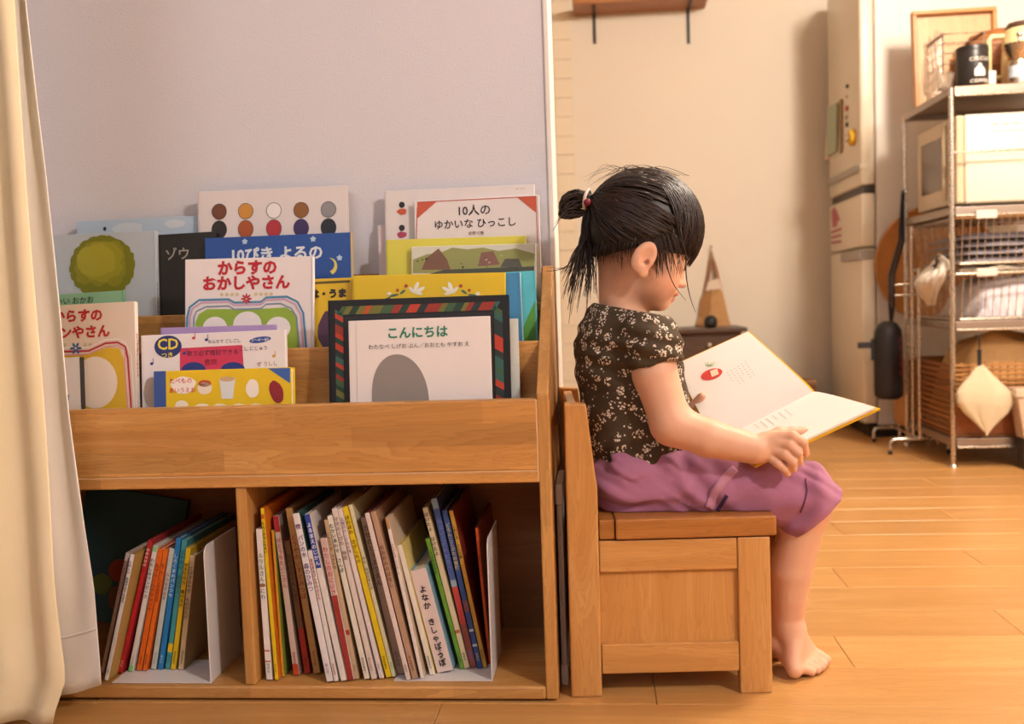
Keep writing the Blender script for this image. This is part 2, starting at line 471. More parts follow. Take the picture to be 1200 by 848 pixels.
# white book, grey wash picture, front slot
t, W, H = display_book((409, 376), (574, 370), 1, .026, '#e3dbda', 'white picture book with green title lettering and grey shape, in the front slot', T=.008, lean=6)
f = L(t)
at_text(t, f, 'こんにちは', 490, 389, 70, '#2f7f63', .0006, 'title_lettering')
at_text(t, f, 'わたなべ しげお ぶん／おおとも やすお え', 491, 404.5, 118, '#5a5455', .0001)
etch(t, 'illustration', cover_poly([f(*p) for p in [(436+.0*i, 472) for i in range(1)]+[(469+34*math.cos(a)*(1.0 if a < 1.57 else .97)-4*math.sin(a), 472-57*math.sin(a)**.85) for a in np.linspace(3.05, .09, 26)]+[(503, 472)]]), '#8b837f', 'plain grey wash picture')
etch(t, 'hinge_line', rect(.011, .0118, .0, H), '#c9bfbf')
# black book with a woven frame
t, W, H = display_book((385, 352), (596, 345), 1, .040, '#121113', 'black picture book with red and green striped border, behind the white front book', T=.010, lean=6)
f = L(t); rd = random.Random(3)
border = []
cols = ['#b23a24', '#1f3b2e', '#3c5a3a', '#a8481f', '#22302f', '#2f5a52', '#8f2f22', '#6d6a2c']
bw = .0135; mgn = .0105
def stripe_run(x0, z0, dx, dz, length):
    s = 0.0; nx, nz = -dz, dx
    while s < length-.006:
        w = rd.uniform(.007, .014); e = min(s+w, length-.003); c = rd.choice(cols)
        k = .008
        pts = [(x0+dx*s, z0+dz*s), (x0+dx*e, z0+dz*e), (x0+dx*(e+k)+nx*bw, z0+dz*(e+k)+nz*bw), (x0+dx*(s+k)+nx*bw, z0+dz*(s+k)+nz*bw)]
        etch(t, 'border_stripe', cover_poly(pts), c); s = e
stripe_run(mgn+.004, H-mgn-bw, 1, 0, W-2*mgn-.012)
stripe_run(mgn+bw, .01, 0, 1, H-.03)
stripe_run(W-mgn, .01, 0, 1, H-.03)
etch(t, 'inner_line', rect(mgn+bw+.002, W-mgn-bw-.002, .0, H-mgn-bw-.003, .0003), '#242327')
# thin white book at the right behind it
t, W, H = display_book((470, 378), (606, 373), 1, .060, '#d6d8d2', 'thin white book showing only its edge beside the black striped book', T=.006, lean=6, spine='R')
# yellow book with blue spine
t, W, H = display_book((181, 435), (341, 430), 1, .026, '#e2c01a', 'small yellow picture book with blue spine and food drawings, lowest in front slot', T=.020, lean=6, spine='L', spine_col='#38549a')
f = L(t)
etch(t, 'hinge_strip', rect(-.001, .0195, 0, H), '#38549a')
etch(t, 'corner_patch', cover_poly([f(*p) for p in ((314, 431.5), (340, 431), (340, 449))]), '#3c62ae')
c0 = f(215, 451); etch(t, 'cloud', blob(c0[0], c0[1], .021, .014, 28, .0006, .12, 2), '#efe6e0')
at_text(t, f, 'たべもの', 212, 446, 26, '#c4303a', .0003); at_text(t, f, 'あいうえお', 214, 457, 31, '#c4303a', .0003)
for (px, py, w, h, c, s) in ((240, 455, 9, 7, '#e9dccb', 1), (240, 449, 8, 4, '#b9543a', 3), (296, 455, 8, 11, '#f0e8dd', 5), (213, 474, 8, 5, '#efe5d6', 9)):
    p = f(px, py); etch(t, 'food_drawing', blob(p[0], p[1], w*.00138, h*.00138, 20, .0006, .06, s), c)
a = f(257, 443); b = f(276, 443); c1 = f(273, 467); d1 = f(260, 467)
etch(t, 'food_drawing', cover_poly([a, b, c1, d1], .0006), '#d8dde0', 'glass of milk tea drawing')
p = f(266.5, 444); etch(t, 'food_drawing', blob(p[0], p[1], .0125, .004, 18, .0008), '#c9a982')
p = f(324, 459); etch(t, 'food_drawing', blob(p[0], p[1], .011, .019, 20, .0006, .05, 4, .3), '#8f2430', 'dark red sweet potato drawing')
for k_, px in enumerate((237, 258, 280, 300)):
    p = f(px, 477); etch(t, 'letter_blob', blob(p[0], p[1], .012, .006, 16, .0006, .1, k_), '#f0ead8')
# CD book
t, W, H = display_book((166, 393), (334, 386), 1, .049, '#e3dcdf', 'white music picture book with blue oval badge, behind the small yellow book', T=.010, lean=6, spine='L')
f = L(t)
p = f(197, 406); etch(t, 'badge', blob(p[0], p[1], .0235, .0185, 28, .0005), '#2b3470')
at_text(t, f, 'CD', 197, 403, 24, '#e6d24a', .0004); at_text(t, f, 'つき', 196, 416, 13, '#e6d24a', .0003)
etch(t, 'title_band', cover_poly([f(*q) for q in ((211, 408), (284, 404), (286, 434), (211, 436))]), '#c8385a')
at_text(t, f, '歌で必ず暗記できる', 249, 413, 60, '#4a2238', .0002)
at_text(t, f, '音読', 247, 424, 15, '#8f1f33', .0003)
for px in (227, 273):
    p = f(px, 434); etch(t, 'note_blob', blob(p[0], p[1], .021, .014, 24, .0008), '#27377f')
p = f(305, 398); etch(t, 'badge', blob(p[0], p[1], .0185, .005, 20, .0005, rot=.1), '#33509a')
at_text(t, f, '5〜4〜80', 305, 398, 20, '#e8e4ea', .0)
at_text(t, f, 'おふろで ごしごし', 263, 399.5, 38, '#3a3550', .0001); at_text(t, f, 'ごし にじゅう', 297, 408, 32, '#3a3550', .0001); at_text(t, f, 'ぜ うしし', 313, 426, 24, '#8a6a40', .0001)
for k_, (px, py, c) in enumerate(((227, 396, '#c2405a'), (242, 398, '#2f3c80'), (178, 426, '#2f3c80'), (321, 417, '#d09a3a'), (216, 414, '#2f3c80'))):
    p = f(px, py); etch(t, 'music_note', merge(blob(p[0], p[1], .0028, .0024, 12, .0006), rect(p[0]+.002, p[0]+.003, p[1], p[1]+.009, .0006)), c)
p = f(178, 460); etch(t, 'illustration', blob(p[0], p[1], .014, .026, 20, .0005, .05, 3), '#b9a99b')
# lilac book
t, W, H = display_book((189, 384), (323, 380), 1, .063, '#a58cbf', 'lilac covered book whose top edge shows behind the white music book', T=.008, lean=6)
# crow bakery book
t, W, H = display_book((26, 360), (157, 353), 1, .040, '#d9c6b4', 'cream picture book with red title and striped arch, next to the curtain', T=.011, lean=6, spine='R', spine_col='#e0d6cc')
f = L(t)
at_text(t, f, 'からすの', 91, 370, 58, '#b3242c', .0008, 'title_lettering'); at_text(t, f, 'パンやさん', 92, 389, 74, '#b3242c', .0008, 'title_lettering')
arch = [(30, 414), (70, 412), (104, 411), (113, 407), (124, 402), (138, 401), (147, 406), (150, 420), (154, 478)]
inner = [f(*q) for q in ((40, 480), (42, 418), (100, 416), (126, 407), (140, 408), (145, 420), (149, 478))]
etch(t, 'arch_fill', cover_poly(inner, .0004), '#cfa82a')
p = f(112, 448); etch(t, 'arch_panel', blob(p[0], p[1], .038, .043, 30, .0006), '#e2d4c6')
for off, c, w in ((0, '#b3303c', .0032), (4, '#d88f96', .002), (-4, '#e8dcd2', .002)):
    etch(t, 'arch_line', band([f(q[0]+(-off if i_ > 6 else 0), q[1]+(off if i_ < 8 else 0)) for i_, q in enumerate(arch)], w, .0007), c)
p = f(89, 408); m = MB()
for k_ in range(6):
    a = k_*math.pi/3; m = merge(m, blob(p[0]+.006*math.cos(a), p[1]+.006*math.sin(a), .0046, .002, 10, .0008, rot=a))
etch(t, 'flower_ornament', m, '#3a5f94')
for k_, px in enumerate((70, 76, 100, 106)):
    p = f(px, 404); etch(t, 'dot_ornament', blob(p[0], p[1], .0032, .0032, 10, .0006), '#b7b39a')
m = text_mb('からすのパンやさん', .0095, .0001, vertical=True, spacing=.85)
m = place(m, lambda x, y, z: (W+.0016, x*.75+.001, z+H-.125)); etch(t, 'spine_lettering', m, '#b04a44')
# little white book
t, W, H = display_book((44, 421), (94, 418), 1, .026, '#ded7d6', 'little white book with dark spine, half behind the curtain in front slot', T=.010, lean=6, spine='R', spine_col='#2a2628')
f = L(t)
for k_, (px, py) in enumerate(((74, 458), (77, 466), (72, 471))):
    p = f(px, py); etch(t, 'leaf_print', blob(p[0], p[1], .006, .008, 14, .0005, .15, k_), '#2f6f92')

# --- second slot
t, W, H = display_book((217, 304), (366, 300), 2, .119, '#e4dcdd', 'white picture book with red title and rainbow frame, in the middle slot', T=.011, lean=6, spine='R')
f = L(t)
at_text(t, f, 'からすの', 290, 313.5, 69, '#b8202e', .0009, 'title_lettering'); at_text(t, f, 'おかしやさん', 289, 331, 102, '#b8202e', .0009, 'title_lettering')
def frame_path(i):
    return [f(*q) for q in ((217+i, 415), (218+i, 372), (221+i, 359+i*.6), (232+i, 350+i), (268, 349+i), (275, 353+i), (306, 352+i), (312, 347+i), (338-i, 346+i), (350-i*.9, 352+i), (357-i, 366+i*.5), (361-i, 415))]
inner = [f(*q) for q in ((229, 416), (229, 378), (233, 368), (243, 362), (300, 362), (335, 360), (345, 366), (349, 380), (351, 416))]
etch(t, 'frame_fill', cover_poly(inner, .0003), '#8fae3a')
cl = MB()
for (px, py, r_) in ((252, 384, .024), (290, 380, .028), (326, 384, .024), (270, 402, .034), (312, 402, .034), (290, 415, .045)):
    p = f(px, py); cl = merge(cl, blob(p[0], p[1], r_*.9, r_*.8, 22, .0005+.00002*len(cl.f)))
cl.f = cl.f; etch(t, 'cloud_panel', cl, '#e8e2e2')
for i, c in ((1.5, '#4a8ab0'), (4.5, '#c9a5bd'), (7.5, '#e5dfe0'), (9.5, '#7a8fa8')):
    etch(t, 'frame_line', band(frame_path(i), .0036 if i < 7 else .0024, .0007+i*.00002), c)
p = f(289, 350); m = MB()
for k_ in range(8):
    a = k_*math.pi/4; m = merge(m, blob(p[0]+.0056*math.cos(a), p[1]+.0056*math.sin(a), .0042, .0016, 10, .0010, rot=a))
etch(t, 'flower_ornament', m, '#b8303a')
m = MB()
for k_, px in enumerate((260, 266, 272, 278, 300, 306, 312, 318)):
    p = f(px, 345-(k_ > 3)*.5); etch(t, 'dot_ornament', blob(p[0], p[1], .0032, .0032, 10, .0006), '#cdbf9a')
# yellow horse book
t, W, H = display_book((312, 329), (414, 325), 2, .134, '#d6b01c', 'yellow picture book with bold black title, half behind the rainbow frame book', T=.009, lean=6, spine='R')
f = L(t)
at_text(t, f, 'は・うま', 385, 344, 42, '#2a2320', .0012, 'title_lettering')
p = f(392, 331); etch(t, 'border_pattern', band([f(368, 331.5), f(410, 329.5)], .004, .0005), '#5a4a1c')
p = f(386, 388); etch(t, 'illustration', blob(p[0], p[1], .02, .035, 20, .0005, .08, 5), '#4d2f4a')
# bright yellow flower book
t, W, H = display_book((414, 323), (592, 319), 2, .119, '#e0bd1f', 'bright yellow picture book with white flower sprays, behind the black striped book', T=.009, lean=6)
f = L(t)
for sx, cx in ((1, 488), (-1, 528)):
    for k_, (dx, dy, rx, rz, ro, c) in enumerate(((0, -2, .009, .0035, 1.2, '#ece8dc'), (5, 1, .008, .003, .5, '#ece8dc'), (-5, 2, .008, .003, 2.4, '#e4e0d0'), (2, 5, .008, .003, -.3, '#e4e0d0'),
                                              (-16, 4, .006, .0022, .6, '#4f6d5a'), (-26, 8, .008, .0022, .2, '#4f6d5a'), (-34, 12, .007, .002, .4, '#55705c'), (-12, -3, .003, .003, 0, '#b8402c'), (-22, 2, .0026, .0026, 0, '#b8402c'), (-32, 6, .004, .003, 0, '#e8e2cc'))):
        p = f(cx+dx*sx, 338+dy); etch(t, 'flower_print', blob(p[0], p[1], rx, rz, 12, .0005+k_*.00004, rot=ro*sx if sx > 0 else math.pi-ro), c)
# blue and cyan books at the end
t, W, H = display_book((520, 324), (609, 319), 2, .132, '#3f86ba', 'deep blue picture book, thin strip right of the bright yellow one', T=.009, lean=6, spine='R', spine_col='#9fc3d4')
t, W, H = display_book((540, 322), (626, 317), 2, .147, '#58bccb', 'turquoise picture book with a green corner, against the right side panel', T=.009, lean=6, spine='R')
f = L(t)
etch(t, 'illustration', cover_poly([f(*q) for q in ((608, 404), (610, 392), (618, 372), (627, 352), (628, 404))]), '#4f8f34', 'green slope printed in the corner')
# mint book
t, W, H = display_book((20, 348), (144, 340), 2, .124, '#8fbf9a', 'mint green picture book with handwritten title, below the big tree picture', T=.008, lean=6, spine='R', spine_col='#7cae8b')
f = L(t); at_text(t, f, 'いい おかお', 88, 352, 44, '#2a3a30', .0002, 'title_lettering')

# --- third slot
t, W, H = display_book((34, 277), (181, 270), 3, .219, '#b9c4cf', 'pale sky picture book with one big olive tree', T=.012, lean=5, spine='R', spine_col='#c6cdd6')
f = L(t); rd = random.Random(11)
etch(t, 'ground_print', rect(.004, W-.012, .0, .03, .0003), '#b9a84e')
rings = [('#7a7d22', 1.0, 0), ('#8c8c28', .9, 1), ('#9c982c', .72, 2), ('#a8a234', .5, 3)]
for c, k_, s in rings:
    m = MB(); cx, cz = f(120-2*s, 312-2*s)
    n_ = 15 if s else 20
    for i in range(n_):
        a = 2*math.pi*i/n_; rr = (1 if s == 0 else rd.uniform(.5, 1.0))*k_
        m = merge(m, blob(cx+.047*rr*math.cos(a), cz+.043*rr*math.sin(a), .017, .015, 12, .0005+.0002*s+.00001*i, .12, i+7*s))
    if s == 0: m = merge(m, blob(cx, cz, .05, .045, 20, .0005))
    etch(t, 'tree_print', m, c)
m = text_mb('おおきなきがほしい', .0085, .0, vertical=True, spacing=1.0)
m = place(m, lambda x, y, z: (W+.0016, x*.75+.0015, z+H-.17)); etch(t, 'spine_lettering', m, '#3a4450')
t, W, H = display_book((240, 279), (411, 272), 3, .219, '#27509b', 'night blue picture book with white title, stars and yellow moon', T=.012, lean=5, spine='R', spine_col='#c9b48a')
f = L(t)
at_text(t, f, '10ぴき よるの', 325, 297, 106, '#dfe3ea', .0007, 'title_lettering')
p = f(387, 312); m = MB(); arc = []
for i in range(13):
    a = -1.3+2.9*i/12; arc.append((p[0]+.013*math.cos(a), p[1]+.015*math.sin(a)))
for i in range(13):
    a = 1.6-2.9*i/12; arc.append((p[0]-.004+.012*math.cos(a), p[1]+.003+.012*math.sin(a)))
etch(t, 'moon_print', cover_poly(arc, .0006), '#e3d36a')
for k_, (px, py) in enumerate(((287, 283), (367, 280), (398, 302))):
    p = f(px, py); m = MB()
    for j in range(5):
        a = j*2*math.pi/5+.3; m = merge(m, blob(p[0]+.0026*math.cos(a), p[1]+.0026*math.sin(a), .003, .002, 8, .0006+.00003*j, rot=a))
    etch(t, 'star_print', m, '#b9cfe6')
t, W, H = display_book((186, 275), (252, 271), 3, .2325, '#26231f', 'black chalkboard cover picture book, between tree picture and night blue book', T=.008, lean=5)
f = L(t); at_text(t, f, 'ゾウ', 208, 297, 27, '#a39b92', .0003, 'title_lettering')
t, W, H = display_book((90, 259), (248, 252), 3, .2600, '#b6cbe0', 'light blue picture book peeking over the tree picture', T=.010, lean=5, spine='R')
f = L(t)
for k_, (px, py, rx, rz) in enumerate(((150, 268, .03, .012), (205, 262, .02, .008))):
    p = f(px, py); etch(t, 'cloud_print', blob(p[0], p[1], rx, rz, 20, .0005, .1, k_), '#cdd8e4')
p = f(123, 268); etch(t, 'bird_print', blob(p[0], p[1], .003, .004, 8, .0007), '#2a2a30')
t, W, H = display_book((232, 225), (406, 217), 3, .247, '#dcd3d2', 'tall white picture book with a row of five small coloured figures', T=.012, lean=5)
f = L(t)
for k_, (px, c1, c2) in enumerate(((257, '#6f3f28', '#2b2320'), (288, '#c98a35', '#a8501f'), (321, '#e9e4e2', '#b02f38'), (353, '#8a5a2a', '#3a2a5a'), (385, '#8d8c90', '#23242e'))):
    p = f(px, 248-(px-257)*.02); q = f(px, 269-(px-257)*.02)
    etch(t, 'figure_print', blob(q[0], q[1], .0148, .017, 20, .0005, rot=0), '#2a2426'); etch(t, 'figure_print', blob(q[0], q[1], .0138, .016, 20, .0006), c2)
    etch(t, 'figure_print', blob(p[0], p[1], .0145, .0150, 20, .0007, .02, k_), '#2a2426'); etch(t, 'figure_print', blob(p[0], p[1], .0134, .0139, 20, .0008, .02, k_), c1)
t, W, H = display_book((482, 289), (627, 285), 3, .219, '#d6d4c6', 'picture book with olive hills and village houses, right end of the upper slot', T=.009, lean=5, spine='R')
f = L(t)
etch(t, 'hills_print', cover_poly([f(*q) for q in ((484, 320), (484, 304), (500, 298), (516, 296), (530, 290), (548, 292), (566, 290), (584, 294), (604, 291), (626, 297), (626, 320))], .0004), '#98995c')
for k_, (pts, c) in enumerate(((((494, 316), (500, 302), (514, 291), (524, 304), (528, 316)), '#7d5a48'), (((560, 312), (564, 296), (578, 294), (586, 310)), '#8a5f55'), (((586, 313), (592, 303), (608, 303), (612, 313)), '#5d5a52'), (((486, 326), (520, 316), (626, 312), (626, 318), (540, 326)), '#4d4f44'))):
    etch(t, 'house_print', cover_poly([f(*q) for q in pts], .0006), c)
for k_ in range(26):
    px, py = rd.uniform(488, 624), rd.uniform(297, 316); p = f(px, py)
    etch(t, 'ink_print', blob(p[0], p[1], rd.uniform(.001, .003), rd.uniform(.001, .0024), 8, .0008, .2, k_), rd.choice(['#4a4038', '#5f6b3a', '#6f4a3c', '#b9b09a'])) if k_ % 2 == 0 else None
t, W, H = display_book((453, 281), (616, 276), 3, .231, '#d8d04e', 'lemon yellow picture book behind the olive hills one', T=.009, lean=5)
t, W, H = display_book((485, 235), (630.5, 228), 3, .245, '#e2dada', 'white picture book with thin red frame and black title, upper right', T=.011, lean=5, spine='R')
f = L(t)
at_text(t, f, '10人の', 556, 246, 37, '#2a2427', .0003, 'title_lettering'); at_text(t, f, 'ゆかいな ひっこし', 557, 261.5, 95, '#2a2427', .0003, 'title_lettering'); at_text(t, f, '安野光雅', 558, 273, 18, '#7a5a50', .0)
etch(t, 'frame_line', merge(band([f(488, 280), f(489, 243), ], .0014), band([f(489, 237), f(628, 230)], .0014, .0006), band([f(628, 230), f(630, 285)], .0014, .0005)), '#b84a33')
etch(t, 'corner_ornament', cover_poly([f(*q) for q in ((489, 237), (512, 236), (489, 256))], .0006), '#c2573c'); etch(t, 'corner_ornament', cover_poly([f(*q) for q in ((628, 230), (606, 231), (628, 249))], .0006), '#c2573c')
t, W, H = display_book((451, 224), (626, 216), 3, .259, '#ddd6d6', 'white picture book with small dancing figures, tallest at the upper right', T=.010, lean=5)
f = L(t)
for k_, (px, py) in enumerate(((471, 240), (471, 267))):
    p = f(px, py); q = f(px, py+8)
    etch(t, 'figure_print', blob(q[0], q[1], .009, .006, 14, .0005, .2, k_), ['#c2552f', '#a83c5a'][k_]); etch(t, 'figure_print', blob(p[0], p[1], .0055, .0058, 14, .0007), '#2a211f')
at_text(t, f, 'かがくのとも', 610, 221, 11, '#5a5254', .0)
t, W, H = display_book((443, 264), (500, 261), 3, .2700, '#d4c4c4', 'thin pinkish white book, leftmost edge of the upper right group', T=.004, lean=5)

# ------------------------------------------------------------------ books in the cubbies, spines out
z5 = lambda x, y: (280+x/3.26, 560+y/3.26)
z6 = lambda x, y: (420+x/3.2625, 560+y/3.2625)
zl = lambda x, y: (110+x/4.987, 630+y/4.987)
# (zoom, top x, top y, foot x, foot y, spine width, spine colour, cover colour, title, title colour, size start, extra bands [(z0, z1, colour)], label, depth)
RB = [
 (z5, 65, 195, 105, 770, 24, '#ddd5d3', '#d8cfcc', 'ルラルさんのにわ', '#3f7560', .16, [(.62, .64, '#b5603a'), (.12, .13, '#b5603a'), (.19, .20, '#b5603a')], 'short white spined book with green title, nearest the divider'),
 (z5, 82, 115, 138, 770, 24, '#d8b91c', '#c96a1c', 'りんごかもしれない', '#3a2c1c', .08, [(.94, .965, '#b5541c')], 'yellow spined book with dark title and red apple dot, near the divider'),
 (z5, 124, 200, 164, 756, 12, '#cf8f2a', '#7d8a3a', '', '#000000', .1, [], 'thin orange book pressed against the yellow spine'),
 (z5, 130, 145, 210, 752, 32, '#c4aca0', '#8f7c72', 'せとうちたいこさん', '#a8323c', .14, [(.90, 1, '#9c2430'), (0, .07, '#b8401f')], 'dusty pink spined book with red ends'),
 (z5, 172, 240, 252, 745, 22, '#6a4c30', '#a82c24', 'もりのかくれんぼう', '#3a2a1c', .1, [(0, .34, '#a02820')], 'dark brown book with red lower spine, between pink and tan spines'),
 (z5, 178, 115, 286, 746, 26, '#b08652', '#8f6c44', 'どうぞのいすとみつば', '#8f2c24', .16, [], 'tan spined book with red title'),
 (z5, 205, 137, 336, 778, 26, '#ded7da', '#2a4a4c', '夜 パンの木 森のひみつ', '#6a4f7c', .06, [], 'white spined book with purple title, left of the shorter red titled one'),
 (z5, 262, 278, 364, 776, 22, '#dbd2cf', '#cfc4c0', 'まるまるさんちのふとん', '#a83a34', .06, [], 'shorter white spined book with red title left of the blue topped one'),
 (z5, 250, 140, 390, 775, 22, '#d9d2cf', '#cdc3bd', 'よるまえのじかん', '#e6e4ea', .05, [(.68, 1, '#2c4498')], 'white spined book with blue upper third'),
 (z5, 310, 232, 416, 772, 26, '#d6c6bf', '#c9b8ae', 'わたしのおにいさん', '#b0343a', .06, [(.62, 1, '#c9a8a2'), (.0, .60, '#96322e')], 'spine with pink top and dark red lower part'),
 (z5, 325, 160, 444, 768, 20, '#bda283', '#a98a68', 'こんとあき できたね', '#6a4a34', .08, [(.28, .31, '#9c2c28')], 'beige spined book with brown title and a red dot low down'),
 (z5, 337, 145, 480, 768, 20, '#dcd5c8', '#d2c8b8', 'むかいあわせ さんぽ', '#3a3434', .05, [], 'off white spined book with dark title right of the beige red dot one'),
 (z5, 354, 118, 507, 768, 22, '#d6c7c0', '#cdbdb4', '子犬のくびわ 物語', '#8a6a66', .05, [], 'pinkish white spined book with faint brown title'),
 (z5, 377, 118, 537, 765, 20, '#d9cdcd', '#cabcba', '土曜日のこどもの本', '#9a7c80', .05, [], 'rosy white spined book directly left of the thin yellow spine'),
 (z5, 395, 112, 563, 762, 20, '#dcbc1d', '#caa51c', 'ほわほわ さがしもの', '#5a4512', .05, [], 'thin yellow spined book leaning in the middle of the row'),
 (z5, 418, 103, 586, 758, 22, '#d3ccae', '#bfb793', '木の はばたきとぶ', '#7d7760', .3, [(.0, .12, '#c3c9a6')], 'pale green cream spined book right of the thin yellow one'),
 (z6, 8, 152, 150, 750, 28, '#9c8474', '#7d6858', 'かぜのどうぶつえん', '#4a3630', .05, [], 'greyish brown spined book in the middle of the row'),
 (z6, 24, 135, 184, 772, 18, '#d7c6c0', '#6a2430', '', '#000000', .1, [], 'narrow white spine with a dark wine red cover'),
 (z6, 46, 130, 206, 768, 22, '#b08f76', '#9a785e', 'おおかみのはなし', '#6f3a2c', .2, [], 'light brown spined book with a dark title, beside the wine red cover'),
 (z6, 102, 152, 238, 765, 28, '#ddd2ce', '#c4b09a', 'ともだちは いいな 人', '#b0504a', .16, [(.93, 1, '#b98a5c')], 'wide white spine with red title and tan top'),
 (z6, 148, 258, 274, 752, 22, '#dcd3c8', '#d9c47a', '', '#8f8276', .4, [], 'white spine with pale yellow cover, left of the thick short book'),
 (z6, 197, 356, 302, 745, 64, '#d4c2be', '#7aa3b8', 'よなか きしゃぽっぽ', '#2c2628', .16, [], 'short thick pinkish white book with bold black title'),
 (z6, 256, 232, 390, 730, 16, '#5f8f2c', '#4a7424', 'うさぎのみみ', '#3a5a1c', .1, [], 'thin green book right of the thick short one'),
 (z6, 245, 115, 407, 728, 23, '#d0bf9d', '#c2ab82', 'はけたよ はけたよ', '#3a302a', .03, [(.22, .24, '#a85a4a')], 'cream spined book with big dark title letters'),
 (z6, 277, 80, 429, 725, 24, '#3f5590', '#34466f', 'ねないこだれだろう', '#6f7ac0', .12, [(.94, 1, '#7f98a4'), (.48, .52, '#8fa5b4'), (.26, .48, '#b8403c'), (0, .26, '#8a4a44')], 'tall blue spine with a red lower half'),
 (z6, 319, 125, 456, 728, 22, '#2f4a86', '#28406f', 'どろんここぶたの冒険', '#c9b978', .08, [(.36, .43, '#7d4a5c'), (.235, .25, '#b9c4d0'), (.14, .155, '#b9c4d0')], 'dark blue spine with yellow title'),
 (z6, 346, 125, 477, 725, 20, '#c2933f', '#7a2c20', 'こわいな とんだ鳥', '#33281c', .09, [], 'amber yellow spine with black title beside the dark blue one'),
 (z6, 446, 190, 498, 708, 11, '#bf4a1f', '#8f3a1c', 'かあさん まって', '#7a2a14', .2, [], 'upright orange red book against the metal bookend'),
]
LB = [
 (zl, 188, 92, 40, 790, 22, '#cdbab6', '#bfaaa4', 'ちいさなきいろいかさ', '#b0706a', .06, [], 'pinkish white spined book leaning furthest left, by the curtain'),
 (zl, 216, 100, 62, 834, 30, '#dcd5d4', '#a9894a', 'くわしい おばけのてんぷら', '#3a3434', .05, [], 'white spined book with black title leaning by the curtain'),
 (zl, 320, 18, 142, 790, 28, '#ad1f26', '#8f1a20', 'ののののの', '#e2cfca', .06, [], 'deep red spined book with white title in the left cubby'),
 (zl, 348, 50, 203, 780, 34, '#dad5d0', '#c2bcb4', 'わたしのワンピース', '#2f2a2a', .10, [(.955, 1, '#8fc98f'), (0, .045, '#7fc47a')], 'white spined book with green ends and black title'),
 (zl, 378, 68, 250, 776, 30, '#d9641c', '#c4561a', 'ねずみくんのチョッキ', '#8f2f14', .12, [], 'orange spined book right of the green ended one'),
 (zl, 410, 68, 286, 776, 30, '#dc6a20', '#c4561a', 'ねずみくんとゆきだるま', '#8f2f14', .12, [], 'second orange spined book beside the pale grey spine'),
 (zl, 443, 65, 334, 769, 30, '#b9c0b9', '#a3aaa3', 'みみをすます', '#9a6a60', .2, [], 'pale grey green spine between orange and blue ones'),
 (zl, 482, 5, 374, 769, 30, '#2273b0', '#1f5f93', 'しろくまのパンツや', '#c9dcea', .12, [], 'tall blue spined book in the left cubby'),
 (zl, 516, 15, 418, 766, 30, '#3f8f94', '#357a80', 'たぬきの おんがえし', '#2a5a60', .08, [(.13, .20, '#d8b41c')], 'teal spined book with a yellow patch low down'),
 (zl, 540, 62, 450, 770, 30, '#d3ae1c', '#b8951a', 'かえりみち 森のなか', '#3a2f14', .12, [], 'mustard yellow spined book in the left cubby'),
 (zl, 563, 105, 494, 770, 30, '#c4a983', '#a98c62', '三びきのやぎ ものがたり', '#4a3c2c', .10, [], 'beige spined book nearest the left metal bookend'),
]
